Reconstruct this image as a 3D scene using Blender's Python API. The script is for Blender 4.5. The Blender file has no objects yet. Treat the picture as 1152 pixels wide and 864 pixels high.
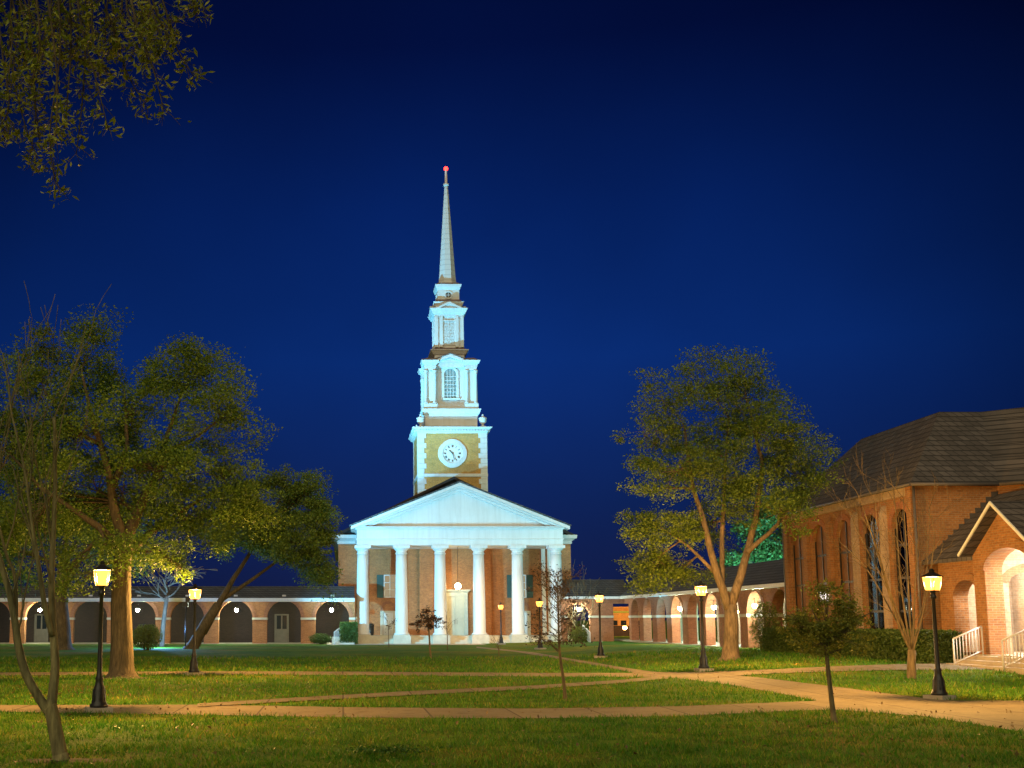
import bpy, math, random
import numpy as np
from mathutils import Vector, Matrix, noise as mnoise
R = math.radians
PI = math.pi
random.seed(7)
rng = np.random.default_rng(11)
scene = bpy.context.scene
col = scene.collection

# ------------------------------------------------------------------ camera
F_PX, CXP, HORIZON, CAM_H, PITCH = 1300.0, 385.0, 697.0, 2.0, R(7)
CYP = HORIZON - F_PX*math.tan(PITCH)
cam_d = bpy.data.cameras.new('camera')
cam = bpy.data.objects.new('camera', cam_d); col.objects.link(cam)
cam.location = (0, 0, CAM_H)
cam.rotation_euler = (PI/2 + PITCH, 0, 0)
cam_d.sensor_width = 36
cam_d.lens = F_PX/1152*36
cam_d.shift_x = (576-CXP)/1152
cam_d.shift_y = (CYP-432)/1152
cam_d.clip_start = 0.1
cam_d.clip_end = 3000
scene.camera = cam

# ------------------------------------------------------------------ sky
world = bpy.data.worlds.new('World'); scene.world = world
world.use_nodes = True
nt = world.node_tree
for n in list(nt.nodes): nt.nodes.remove(n)
wo = nt.nodes.new('ShaderNodeOutputWorld'); bg = nt.nodes.new('ShaderNodeBackground')
tc = nt.nodes.new('ShaderNodeTexCoord'); sp = nt.nodes.new('ShaderNodeSeparateXYZ')
nt.links.new(tc.outputs['Generated'], sp.inputs[0])
cr = nt.nodes.new('ShaderNodeValToRGB')
nt.links.new(sp.outputs['Z'], cr.inputs[0])
els = cr.color_ramp.elements
SKY = [(0.0, (0.0065, 0.0100, 0.048)), (0.10, (0.0038, 0.0145, 0.086)), (0.22, (0.0024, 0.0205, 0.138)),
       (0.34, (0.0014, 0.0128, 0.098)), (0.46, (0.0007, 0.0048, 0.046)), (0.7, (0.0005, 0.003, 0.025))]
els[0].position, els[0].color = SKY[0][0], (*SKY[0][1], 1)
els[1].position, els[1].color = SKY[-1][0], (*SKY[-1][1], 1)
for p, c in SKY[1:-1]:
    e = els.new(p); e.color = (*c, 1)
# the town glow: the sky is a little brighter over the floodlit chapel than far to its sides
dotn = nt.nodes.new('ShaderNodeVectorMath'); dotn.operation = 'DOT_PRODUCT'
nt.links.new(tc.outputs['Generated'], dotn.inputs[0]); dotn.inputs[1].default_value = Vector((0.10, 0.97, 0.20)).normalized()
mr = nt.nodes.new('ShaderNodeMapRange')
mr.inputs[1].default_value = 0.88; mr.inputs[2].default_value = 1.0; mr.inputs[3].default_value = 0.40; mr.inputs[4].default_value = 1.28
nt.links.new(dotn.outputs['Value'], mr.inputs[0])
wn = nt.nodes.new('ShaderNodeTexNoise'); wn.inputs['Scale'].default_value = 3.0; wn.inputs['Detail'].default_value = 4
nt.links.new(tc.outputs['Generated'], wn.inputs['Vector'])
wmr = nt.nodes.new('ShaderNodeMapRange'); wmr.inputs[1].default_value = 0.3; wmr.inputs[2].default_value = 0.7
wmr.inputs[3].default_value = 0.85; wmr.inputs[4].default_value = 1.15
nt.links.new(wn.outputs[0], wmr.inputs[0])
wm = nt.nodes.new('ShaderNodeMath'); wm.operation = 'MULTIPLY'
nt.links.new(mr.outputs[0], wm.inputs[0]); nt.links.new(wmr.outputs[0], wm.inputs[1])
nt.links.new(cr.outputs[0], bg.inputs[0]); nt.links.new(wm.outputs[0], bg.inputs[1])
nt.links.new(bg.outputs[0], wo.inputs[0])

# added warm fill sun, from behind and to the left of the camera
sd = bpy.data.lights.new('warm_fill', 'SUN'); so = bpy.data.objects.new('warm_fill', sd); col.objects.link(so)
sd.energy = 1.45; sd.angle = R(70); sd.color = (1.0, 0.86, 0.52)
so.rotation_euler = (R(52), 0, R(-18))

scene.view_settings.view_transform = 'Standard'
scene.view_settings.look = 'None'
scene.view_settings.exposure = 0.0
scene.view_settings.gamma = 1.0
scene.view_settings.use_curve_mapping = False
scene.render.engine = 'CYCLES'
cy = scene.cycles
cy.use_denoising = True
cy.max_bounces = 6; cy.diffuse_bounces = 3; cy.glossy_bounces = 2; cy.transmission_bounces = 4; cy.transparent_max_bounces = 8
cy.sample_clamp_indirect = 4.0
cy.caustics_reflective = False; cy.caustics_refractive = False

# floodlights of the chapel (cool discharge lamps low beside the arcade)
def spot(name, loc, target, power, colr, size=R(80), blend=0.5, radius=0.15):
    d = bpy.data.lights.new(name, 'SPOT'); o = bpy.data.objects.new(name, d); col.objects.link(o)
    d.energy = power; d.color = colr; d.spot_size = size; d.spot_blend = blend; d.shadow_soft_size = radius
    o.location = loc
    o.rotation_euler = (Vector(target)-Vector(loc)).to_track_quat('-Z', 'Y').to_euler()
    return o
FLOOD = (0.16, 0.66, 1.0)
spot('chapel_flood', (-10.4, 80.3, 3.2), (11.0, 100.0, 8.0), 34000, FLOOD, R(54), 0.75, 0.2)
spot('tower_flood', (-8.8, 86.2, 3.2), (9.9, 105.0, 36.0), 96000, FLOOD, R(58), 0.8, 0.2)
spot('right_fill', (22.5, 80.5, 0.6), (11.0, 101.0, 16.0), 4800, FLOOD, R(90), 0.7, 0.25)  # added weak fill for the right side, has no fixture

# ------------------------------------------------------------------ image geometry helpers (a pixel of the photograph to a point in the place)
SN, CS = math.sin(PITCH), math.cos(PITCH)
def U(px, py, Y):
    a = (CYP-py)/F_PX
    h = Y*(a*CS+SN)/(CS-a*SN)
    return Vector(((px-CXP)/F_PX*(Y*CS+h*SN), Y, CAM_H+h))
def zz(py, Y): return U(CXP, py, Y).z
def wpx(n, py, Y):                      # n pixels wide at that height and depth, in metres
    h = zz(py, Y)-CAM_H
    return n/F_PX*(Y*CS+h*SN)
def sst(a, b, x):
    t = min(1, max(0, (x-a)/(b-a))); return t*t*(3-2*t)
def T(x, y): return 0.40*sst(9, 20, x)*sst(30, 42, y)*(1-0.45*sst(62, 92, y))
def G(px, py):
    h = 0.0
    for _ in range(12):
        a = (CYP-py)/F_PX
        k = (a*CS+SN)/(CS-a*SN)
        Y = (h-CAM_H)/k
        X = (px-CXP)/F_PX*(Y*CS+(h-CAM_H)*SN)
        h = 0.5*h+0.5*T(X, Y)
    return Vector((X, Y, T(X, Y)))

# ------------------------------------------------------------------ mesh helpers
class MB:
    def __init__(s): s.v = []; s.f = []; s.sm = []
    def add(s, vs, fs, smooth=False):
        b = len(s.v); s.v += [tuple(p) for p in vs]
        for f in fs: s.f.append(tuple(b+i for i in f)); s.sm.append(smooth)
        return s
    def box(s, x0, x1, y0, y1, z0, z1):
        return s.add([(x0,y0,z0),(x1,y0,z0),(x1,y1,z0),(x0,y1,z0),(x0,y0,z1),(x1,y0,z1),(x1,y1,z1),(x0,y1,z1)],
                     [(0,3,2,1),(4,5,6,7),(0,1,5,4),(1,2,6,5),(2,3,7,6),(3,0,4,7)])
    def frustum(s, cx, cy_, z0, z1, a0, b0, a1, b1):    # rectangular frustum, half sizes a (x) b (y)
        return s.add([(cx-a0,cy_-b0,z0),(cx+a0,cy_-b0,z0),(cx+a0,cy_+b0,z0),(cx-a0,cy_+b0,z0),
                      (cx-a1,cy_-b1,z1),(cx+a1,cy_-b1,z1),(cx+a1,cy_+b1,z1),(cx-a1,cy_+b1,z1)],
                     [(0,3,2,1),(4,5,6,7),(0,1,5,4),(1,2,6,5),(2,3,7,6),(3,0,4,7)])
    def sqlathe(s, cx, cy_, prof):                      # square moulding: list of (half, z)
        vs = []; fs = []
        for (a, z) in prof: vs += [(cx-a,cy_-a,z),(cx+a,cy_-a,z),(cx+a,cy_+a,z),(cx-a,cy_+a,z)]
        for i in range(len(prof)-1):
            for k in range(4):
                fs.append((4*i+k, 4*i+(k+1)%4, 4*i+4+(k+1)%4, 4*i+4+k))
        fs.append((3,2,1,0)); n = 4*(len(prof)-1); fs.append((n,n+1,n+2,n+3))
        return s.add(vs, fs)
    def rectlathe(s, x0, x1, y0, y1, prof):             # moulding round a rectangle: (outset, z)
        vs = []; fs = []
        for (a, z) in prof: vs += [(x0-a,y0-a,z),(x1+a,y0-a,z),(x1+a,y1+a,z),(x0-a,y1+a,z)]
        for i in range(len(prof)-1):
            for k in range(4):
                fs.append((4*i+k, 4*i+(k+1)%4, 4*i+4+(k+1)%4, 4*i+4+k))
        fs.append((3,2,1,0)); n = 4*(len(prof)-1); fs.append((n,n+1,n+2,n+3))
        return s.add(vs, fs)
    def lathe(s, cx, cy_, prof, n=20, smooth=True, rot=0.0):
        vs = []; fs = []
        for (r, z) in prof:
            for k in range(n):
                a = rot+2*PI*k/n; vs.append((cx+r*math.cos(a), cy_+r*math.sin(a), z))
        for i in range(len(prof)-1):
            for k in range(n):
                fs.append((n*i+k, n*i+(k+1)%n, n*i+n+(k+1)%n, n*i+n+k))
        s.add(vs, fs, smooth)
        m = n*(len(prof)-1); b = len(s.v)-len(vs)
        s.f.append(tuple(b+k for k in reversed(range(n)))); s.sm.append(False)
        s.f.append(tuple(b+m+k for k in range(n))); s.sm.append(False)
        return s
    def tube(s, pts, rad, n=6, cap=True):
        pts = [Vector(p) for p in pts]
        if not hasattr(rad, '__len__'): rad = [rad]*len(pts)
        vs = []; fs = []; prev = None
        for i, p in enumerate(pts):
            t = (pts[min(i+1, len(pts)-1)]-pts[max(i-1, 0)])
            if t.length < 1e-9: t = Vector((0,0,1))
            t.normalize()
            if prev is None:
                a = Vector((1,0,0)) if abs(t.x) < 0.8 else Vector((0,1,0))
                u = t.cross(a).normalized()
            else:
                u = (prev-t*prev.dot(t))
                u = u.normalized() if u.length > 1e-6 else t.orthogonal().normalized()
            prev = u; w = t.cross(u)
            for k in range(n):
                a = 2*PI*k/n; vs.append(p+(u*math.cos(a)+w*math.sin(a))*rad[i])
        for i in range(len(pts)-1):
            for k in range(n):
                fs.append((n*i+k, n*i+(k+1)%n, n*i+n+(k+1)%n, n*i+n+k))
        s.add(vs, fs, True)
        if cap:
            b = len(s.v)-len(vs); m = n*(len(pts)-1)
            s.f.append(tuple(b+k for k in reversed(range(n)))); s.sm.append(False)
            s.f.append(tuple(b+m+k for k in range(n))); s.sm.append(False)
        return s
    def prism(s, poly, mapf, d0, d1):                   # polygon of (u,z) extruded from d0 to d1
        n = len(poly)
        vs = [mapf(u, z, d0) for u, z in poly]+[mapf(u, z, d1) for u, z in poly]
        fs = [tuple(range(n)), tuple(reversed(range(n, 2*n)))]
        fs += [(i, n+i, n+(i+1)%n, (i+1)%n) for i in range(n)]
        return s.add(vs, fs)
    def spandrel(s, mapf, u0, u1, zs, zt, d0, d1, rise=None, n=16, pointed=False):
        # wall above an arch that springs at zs between u0 and u1, up to zt
        w = (u1-u0)/2; c = (u0+u1)/2
        rise = w if rise is None else rise
        us = [u0+(u1-u0)*0.5*(1-math.cos(PI*i/n)) for i in range(n+1)]
        za = [zs+rise*math.sqrt(max(0, 1-((u-c)/w)**2)) for u in us]
        vs = []
        for u, z in zip(us, za):
            vs += [mapf(u,z,d0), mapf(u,zt,d0), mapf(u,z,d1), mapf(u,zt,d1)]
        fs = []
        for i in range(n):
            a = 4*i; b = a+4
            fs += [(a,b,b+1,a+1), (b+2,a+2,a+3,b+3), (a+2,b+2,b,a), (a+1,b+1,b+3,a+3)]
        return s.add(vs, fs)
    def archring(s, mapf, u0, u1, zs, wdt, d0, d1, rise=None, n=16):
        w = (u1-u0)/2; c = (u0+u1)/2; rise = w if rise is None else rise
        vs = []
        for i in range(n+1):
            a = PI-PI*i/n
            ca, sa = math.cos(a), math.sin(a)
            vs += [mapf(c+w*ca, zs+rise*sa, d0), mapf(c+(w+wdt)*ca, zs+(rise+wdt)*sa, d0),
                   mapf(c+w*ca, zs+rise*sa, d1), mapf(c+(w+wdt)*ca, zs+(rise+wdt)*sa, d1)]
        fs = []
        for i in range(n):
            a = 4*i; b = a+4
            fs += [(a,b,b+1,a+1), (b+2,a+2,a+3,b+3), (a+2,b+2,b,a), (a+1,b+1,b+3,a+3)]
        e = 4*n
        fs += [(0,1,3,2), (e+1,e,e+2,e+3)]
        return s.add(vs, fs)
    def mbox(s, mapf, u0, u1, z0, z1, d0, d1):
        return s.prism([(u0,z0),(u1,z0),(u1,z1),(u0,z1)], mapf, d0, d1)
    def build(s, name, mat, parent=None, kind=None, bevel=0.0):
        me = bpy.data.meshes.new(name); me.from_pydata(s.v, [], s.f)
        me.polygons.foreach_set('use_smooth', s.sm)
        me.materials.append(mat)
        import bmesh
        bm = bmesh.new(); bm.from_mesh(me); bmesh.ops.recalc_face_normals(bm, faces=bm.faces); bm.to_mesh(me); bm.free()
        me.update()
        o = bpy.data.objects.new(name, me); col.objects.link(o)
        if parent is not None: adopt(o, parent)
        if kind: o['kind'] = kind
        if bevel:
            m = o.modifiers.new('bevel', 'BEVEL'); m.width = bevel; m.segments = 2; m.limit_method = 'ANGLE'
        return o
def world_loc(o):
    p = Vector(o.location)
    return p
def adopt(o, parent):
    # geometry is written in the place's own coordinates; keep it there under its parent
    root = parent
    while root.parent is not None: root = root.parent
    o.parent = parent
    if parent.parent is None:
        o.location = Vector(o.location)-Vector(root.location) if root.type == 'EMPTY' else o.location
def mapX(Y0):      # wall facing -Y at Y0: u = x, d = depth behind the face
    return lambda u, z, d: (u, Y0+d, z)
def mapW(X0):      # wall facing -X at X0: u = y
    return lambda u, z, d: (X0+d, u, z)
def thing(name, label, cat, loc=(0,0,0), group=None):
    o = bpy.data.objects.new(name, None); col.objects.link(o); o.location = loc; o.empty_display_size = 0.3
    o['label'] = label; o['category'] = cat
    if group: o['group'] = group
    return o
def tag(o, label, cat, group=None):
    o['label'] = label; o['category'] = cat
    if group: o['group'] = group
    return o
def copy_tree(o, parent=None):
    c = o.copy(); col.objects.link(c)
    if parent is not None: c.parent = parent
    for ch in list(o.children): copy_tree(ch, c)
    return c

# ------------------------------------------------------------------ materials
class NT:
    def __init__(s, name):
        s.m = bpy.data.materials.new(name); s.m.use_nodes = True; s.t = s.m.node_tree
        s.p = s.t.nodes['Principled BSDF']; s.out = s.t.nodes['Material Output']
    def n(s, typ, **kw):
        x = s.t.nodes.new(typ)
        for k, v in kw.items(): setattr(x, k, v)
        return x
    def l(s, a, b): s.t.links.new(a, b)
    def noise(s, scale, detail=4, vec=None, rough=0.6):
        x = s.n('ShaderNodeTexNoise'); x.inputs['Scale'].default_value = scale; x.inputs['Detail'].default_value = detail
        x.inputs['Roughness'].default_value = rough
        if vec is None:
            t = s.n('ShaderNodeTexCoord'); vec = t.outputs['Object']
        s.l(vec, x.inputs['Vector']); return x.outputs[0]
    def ramp(s, fac, stops):
        x = s.n('ShaderNodeValToRGB'); e = x.color_ramp.elements
        e[0].position, e[0].color = stops[0][0], (*stops[0][1], 1)
        e[1].position, e[1].color = stops[-1][0], (*stops[-1][1], 1)
        for p, c in stops[1:-1]:
            q = e.new(p); q.color = (*c, 1)
        s.l(fac, x.inputs[0]); return x.outputs[0]
    def mix(s, fac, a, b, mode='MIX'):
        x = s.n('ShaderNodeMix', data_type='RGBA', blend_type=mode)
        for sock, v in ((x.inputs[0], fac), (x.inputs[6], a), (x.inputs[7], b)):
            if isinstance(v, (int, float)): sock.default_value = v
            elif isinstance(v, tuple): sock.default_value = (*v, 1)
            else: s.l(v, sock)
        return x.outputs[2]
    def bump(s, h, strength=0.3, dist=0.02):
        b = s.n('ShaderNodeBump'); b.inputs['Strength'].default_value = strength; b.inputs['Distance'].default_value = dist
        s.l(h, b.inputs['Height']); s.l(b.outputs[0], s.p.inputs['Normal'])
    def base(s, c): 
        if isinstance(c, tuple): s.p.inputs['Base Color'].default_value = (*c, 1)
        else: s.l(c, s.p.inputs['Base Color'])
    def rough(s, r): s.p.inputs['Roughness'].default_value = r

def wall_vec(N):
    t = N.n('ShaderNodeTexCoord'); sx = N.n('ShaderNodeSeparateXYZ'); N.l(t.outputs['Object'], sx.inputs[0])
    a = N.n('ShaderNodeMath', operation='ADD'); N.l(sx.outputs[0], a.inputs[0]); N.l(sx.outputs[1], a.inputs[1])
    c = N.n('ShaderNodeCombineXYZ'); N.l(a.outputs[0], c.inputs[0]); N.l(sx.outputs[2], c.inputs[1])
    return c.outputs[0], t.outputs['Object']
def m_brick(name, c1, c2, mortar, course=0.085, length=0.26, stain=0.5):
    N = NT(name); v, ob = wall_vec(N)
    b = N.n('ShaderNodeTexBrick'); N.l(v, b.inputs['Vector'])
    b.inputs['Scale'].default_value = 1.0; b.inputs['Brick Width'].default_value = length; b.inputs['Row Height'].default_value = course
    b.inputs['Mortar Size'].default_value = 0.009; b.inputs['Mortar Smooth'].default_value = 0.2; b.inputs['Bias'].default_value = 0.0
    b.inputs['Color1'].default_value = (*c1, 1); b.inputs['Color2'].default_value = (*c2, 1); b.inputs['Mortar'].default_value = (*mortar, 1)
    n1 = N.noise(0.7, 5, ob); n2 = N.noise(9.0, 3, ob)
    g = N.ramp(n1, [(0.3, (1-stain*0.5,)*3), (0.7, (1.08,)*3)])
    g2 = N.ramp(n2, [(0.3, (0.8,)*3), (0.7, (1.15,)*3)])
    c = N.mix(1.0, N.mix(1.0, b.outputs[0], g, 'MULTIPLY'), g2, 'MULTIPLY')
    N.base(c); N.rough(0.85)
    inv = N.n('ShaderNodeMath', operation='SUBTRACT'); inv.inputs[0].default_value = 1.0; N.l(b.outputs['Fac'], inv.inputs[1])
    N.bump(inv.outputs[0], 0.5, 0.012)
    return N.m
def m_plain(name, c, rough=0.6, var=0.12, scale=2.5, bump=0.0, metal=0.0, bscale=30):
    N = NT(name)
    n1 = N.noise(scale, 5)
    lo = tuple(x*(1-var) for x in c); hi = tuple(min(1, x*(1+var)) for x in c)
    N.base(N.ramp(n1, [(0.3, lo), (0.7, hi)])); N.rough(rough); N.p.inputs['Metallic'].default_value = metal
    if bump: N.bump(N.noise(bscale, 4), bump, 0.01)
    return N.m
def m_shingle(name, c, course=0.18, length=0.32):
    N = NT(name); v, ob = wall_vec(N)
    b = N.n('ShaderNodeTexBrick'); N.l(v, b.inputs['Vector'])
    b.inputs['Scale'].default_value = 1.0; b.inputs['Brick Width'].default_value = length; b.inputs['Row Height'].default_value = course
    b.inputs['Mortar Size'].default_value = 0.026; b.inputs['Mortar Smooth'].default_value = 0.3
    b.inputs['Color1'].default_value = (*[x*0.78 for x in c], 1); b.inputs['Color2'].default_value = (*[x*1.25 for x in c], 1)
    b.inputs['Mortar'].default_value = (*[x*0.3 for x in c], 1)
    g = N.ramp(N.noise(0.9, 5, ob), [(0.3, (0.78,)*3), (0.7, (1.2,)*3)])
    N.base(N.mix(1.0, b.outputs[0], g, 'MULTIPLY')); N.rough(0.75)
    inv = N.n('ShaderNodeMath', operation='SUBTRACT'); inv.inputs[0].default_value = 1.0; N.l(b.outputs['Fac'], inv.inputs[1])
    N.bump(inv.outputs[0], 0.6, 0.02)
    return N.m
def m_emit(name, c, strength):
    N = NT(name); e = N.n('ShaderNodeEmission'); e.inputs[0].default_value = (*c, 1); e.inputs[1].default_value = strength
    N.l(e.outputs[0], N.out.inputs[0]); return N.m
def m_leaf(name, c_lo, c_hi, transl=0.35):
    N = NT(name)
    g = N.n('ShaderNodeNewGeometry')
    c = N.ramp(g.outputs['Random Per Island'], [(0.0, c_lo), (0.6, tuple((a+b)/2 for a, b in zip(c_lo, c_hi))), (1.0, c_hi)])
    n1 = N.ramp(N.noise(0.6, 3), [(0.3, (0.75,)*3), (0.7, (1.2,)*3)])
    c = N.mix(1.0, c, n1, 'MULTIPLY')
    N.base(c); N.rough(0.55)
    tr = N.n('ShaderNodeBsdfTranslucent'); N.l(c, tr.inputs[0])
    mx = N.n('ShaderNodeMixShader'); mx.inputs[0].default_value = transl
    N.l(N.p.outputs[0], mx.inputs[1]); N.l(tr.outputs[0], mx.inputs[2]); N.l(mx.outputs[0], N.out.inputs[0])
    return N.m
def m_bark(name, c):
    N = NT(name)
    t = N.n('ShaderNodeTexCoord'); mp = N.n('ShaderNodeMapping'); mp.inputs['Scale'].default_value = (9, 9, 1.6)
    N.l(t.outputs['Object'], mp.inputs[0])
    n1 = N.noise(1.6, 6, mp.outputs[0]); n2 = N.noise(1.2, 3)
    c1 = N.ramp(n1, [(0.3, tuple(x*0.45 for x in c)), (0.7, tuple(x*1.4 for x in c))])
    c2 = N.ramp(n2, [(0.35, (0.7, 0.72, 0.68)), (0.65, (1.15, 1.12, 1.0))])
    N.base(N.mix(1.0, c1, c2, 'MULTIPLY')); N.rough(0.9); N.bump(n1, 0.8, 0.04)
    return N.m
def m_glass(name, c=(0.02,0.025,0.03), rough=0.06):
    N = NT(name); N.base(c); N.rough(rough); N.p.inputs['Specular IOR Level'].default_value = 0.6; return N.m

M = {}
M['brick'] = m_brick('brick', (0.56,0.205,0.060), (0.43,0.145,0.042), (0.42,0.26,0.14))
M['brick_red'] = m_brick('brick_red', (0.42,0.155,0.070), (0.32,0.11,0.05), (0.34,0.19,0.11))
M['brick_tan'] = m_brick('brick_tan', (0.74,0.35,0.070), (0.60,0.28,0.055), (0.62,0.46,0.24), 0.10, 0.30)
M['brick_hall'] = m_brick('brick_hall', (0.42,0.18,0.055), (0.29,0.115,0.035), (0.34,0.25,0.15))
M['brick_pale'] = m_brick('brick_pale', (0.52,0.36,0.23), (0.42,0.28,0.17), (0.42,0.36,0.28))
N = NT('white_paint')
t = N.n('ShaderNodeTexCoord'); mp = N.n('ShaderNodeMapping'); mp.inputs['Scale'].default_value = (5, 5, 0.35); N.l(t.outputs['Object'], mp.inputs[0])
s1 = N.noise(1.0, 5, mp.outputs[0], 0.65); s2 = N.noise(0.5, 5, t.outputs['Object'], 0.6)
c = N.mix(1.0, N.ramp(s1, [(0.35, (0.73,0.72,0.69)), (0.55, (0.79,0.79,0.77))]), N.ramp(s2, [(0.3, (0.90,)*3), (0.65, (1.0,)*3)]), 'MULTIPLY')
N.base(c); N.rough(0.5); M['white'] = N.m
M['stone'] = m_plain('cast_stone', (0.58,0.53,0.42), 0.8, 0.14, 2.0, 0.15)
M['slate'] = m_shingle('slate', (0.085,0.085,0.09))
M['shingle'] = m_shingle('shingle', (0.092,0.080,0.078), 0.24, 0.34)
M['dark'] = m_plain('felt_and_shade', (0.035,0.028,0.028), 0.9, 0.2)
M['rooflet'] = m_plain('copper_rooflet', (0.20,0.13,0.115), 0.7, 0.2)
M['concrete'] = m_plain('concrete', (0.42,0.36,0.28), 0.85, 0.15, 1.3, 0.2, 0, 40)
M['iron'] = m_plain('black_iron', (0.02,0.018,0.016), 0.42, 0.2, 5)
M['rail'] = m_plain('white_railing', (0.72,0.70,0.68), 0.5, 0.05)
M['shutter'] = m_plain('green_shutter', (0.02,0.075,0.07), 0.5, 0.1)
M['glass'] = m_glass('window_glass')
M['bark'] = m_bark('oak_bark', (0.115,0.085,0.048))
M['bark_pale'] = m_bark('pale_bark', (0.21,0.15,0.10))
M['bark_twig'] = m_bark('twig_bark', (0.16,0.115,0.06))
M['leaf_oak'] = m_leaf('oak_leaf', (0.070,0.140,0.011), (0.225,0.330,0.032))
M['leaf_oak2'] = m_leaf('oak_leaf_pale', (0.085,0.150,0.014), (0.250,0.330,0.040))
M['leaf_dark'] = m_leaf('dark_leaf', (0.105,0.135,0.016), (0.28,0.29,0.05), 0.4)
M['leaf_brown'] = m_leaf('brown_leaf', (0.05,0.025,0.012), (0.12,0.06,0.025), 0.2)
M['leaf_hedge'] = m_leaf('hedge_leaf', (0.05,0.10,0.014), (0.13,0.19,0.035), 0.3)
M['leaf_green'] = m_leaf('bright_leaf', (0.05,0.12,0.035), (0.12,0.22,0.07), 0.4)
M['shade_dark_brick'] = m_brick('shade_dark_brick', (0.045,0.024,0.015), (0.032,0.017,0.011), (0.04,0.03,0.02))  # shade of the left arcade's rear wall is put into this colour
M['shade_wood'] = m_plain('shade_wood', (0.06,0.045,0.03), 0.7, 0.2)  # arcade ceiling, darkened in colour to stand in for interior shade
N = NT('grass_blade')
g = N.n('ShaderNodeNewGeometry'); t = N.n('ShaderNodeTexCoord')
c = N.ramp(g.outputs['Random Per Island'], [(0.0, (0.048,0.185,0.006)), (0.55, (0.108,0.275,0.013)), (0.88, (0.21,0.30,0.026)), (1.0, (0.32,0.26,0.06))])
n1 = N.noise(0.33, 4, t.outputs['Object'], 0.65); n2 = N.noise(1.6, 5, t.outputs['Object'], 0.7)
c = N.mix(1.0, c, N.ramp(n1, [(0.32, (0.55,0.80,0.5)), (0.5, (0.95,1.0,0.8)), (0.68, (1.5,1.12,1.3))]), 'MULTIPLY')
c = N.mix(1.0, c, N.ramp(n2, [(0.3, (0.42,0.50,0.4)), (0.55, (1.0,1.0,1.0)), (0.72, (1.45,1.3,1.2))]), 'MULTIPLY')
N.base(c); N.rough(0.6); tr = N.n('ShaderNodeBsdfTranslucent'); N.l(c, tr.inputs[0]); mx = N.n('ShaderNodeMixShader'); mx.inputs[0].default_value = 0.4
N.l(N.p.outputs[0], mx.inputs[1]); N.l(tr.outputs[0], mx.inputs[2]); N.l(mx.outputs[0], N.out.inputs[0]); M['grass_blade'] = N.m
M['blind'] = m_plain('window_blind', (0.20,0.085,0.03), 0.6, 0.3, 2.0)
M['mulch'] = m_plain('mulch', (0.065,0.05,0.022), 0.95, 0.4, 12, 0.6, 0, 60)
N = NT('lantern_glass')
e = N.n('ShaderNodeEmission'); e.inputs[0].default_value = (1.0,0.34,0.05,1); e.inputs[1].default_value = 6.0
tr = N.n('ShaderNodeBsdfTransparent'); mx = N.n('ShaderNodeMixShader'); mx.inputs[0].default_value = 0.45
N.l(tr.outputs[0], mx.inputs[1]); N.l(e.outputs[0], mx.inputs[2]); N.l(mx.outputs[0], N.out.inputs[0]); N.t.nodes.remove(N.p)
M['lamp_glow'] = N.m
N = NT('clear_glass')
gl = N.n('ShaderNodeBsdfGlossy'); gl.inputs['Roughness'].default_value = 0.03
tr = N.n('ShaderNodeBsdfTransparent'); tr.inputs[0].default_value = (0.75,0.82,0.85,1); fr = N.n('ShaderNodeFresnel'); fr.inputs[0].default_value = 1.5
mx = N.n('ShaderNodeMixShader'); N.l(fr.outputs[0], mx.inputs[0]); N.l(tr.outputs[0], mx.inputs[1]); N.l(gl.outputs[0], mx.inputs[2]); N.l(mx.outputs[0], N.out.inputs[0]); N.t.nodes.remove(N.p)
M['hall_glass'] = N.m
M['lamp_bulb_green'] = m_emit('mercury_bulb', (0.86,1.0,0.74), 620)
M['lamp_bulb_white'] = m_emit('warm_globe', (1.0,0.84,0.45), 85)
M['beacon'] = m_emit('red_beacon', (1.0,0.02,0.012), 14)
M['tube_light'] = m_emit('fluorescent_tube', (0.75,0.9,1.0), 60)
M['warm_room'] = m_emit('curtained_window', (1.0,0.80,0.48), 0.35)

# ================================================================== SETTING: ground, paths
def lin(a, b, n): return [a+(b-a)*i/n for i in range(n+1)]
xs = lin(-1500,-200,8)[:-1]+lin(-200,-60,10)[:-1]+lin(-60,60,100)[:-1]+lin(60,200,10)[:-1]+lin(200,1500,8)
ys = lin(-300,0,6)[:-1]+lin(0,130,110)[:-1]+lin(130,300,8)[:-1]+lin(300,2200,8)
gv = [(x, y, T(x, y)) for y in ys for x in xs]
nx = len(xs)
gf = [(j*nx+i, j*nx+i+1, (j+1)*nx+i+1, (j+1)*nx+i) for j in range(len(ys)-1) for i in range(nx-1)]
N = NT('lawn')
t = N.n('ShaderNodeTexCoord')
big = N.noise(0.16, 5, t.outputs['Object'], 0.65); mid = N.noise(1.3, 6, t.outputs['Object'], 0.7); fine = N.noise(22, 5, t.outputs['Object'], 0.75)
mp = N.n('ShaderNodeMapping'); mp.inputs['Scale'].default_value = (0.5, 2.2, 1); N.l(t.outputs['Object'], mp.inputs[0])
streak = N.noise(0.5, 4, mp.outputs[0], 0.6)
c = N.ramp(big, [(0.30, (0.036,0.135,0.006)), (0.48, (0.070,0.165,0.008)), (0.60, (0.130,0.165,0.012)), (0.72, (0.200,0.165,0.024))])
c = N.mix(0.75, c, N.ramp(mid, [(0.3, (0.42,0.55,0.4)), (0.7, (1.55,1.35,1.2))]), 'MULTIPLY')
c = N.mix(0.8, c, N.ramp(fine, [(0.25, (0.35,0.4,0.3)), (0.7, (1.6,1.5,1.3))]), 'MULTIPLY')
c = N.mix(0.8, c, N.ramp(streak, [(0.3, (0.65,0.7,0.6)), (0.7, (1.3,1.25,1.1))]), 'MULTIPLY')
N.base(c); N.rough(0.95); N.p.inputs['Specular IOR Level'].default_value = 0.15
N.bump(N.mix(0.5, fine, mid), 1.0, 0.06)
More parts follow.
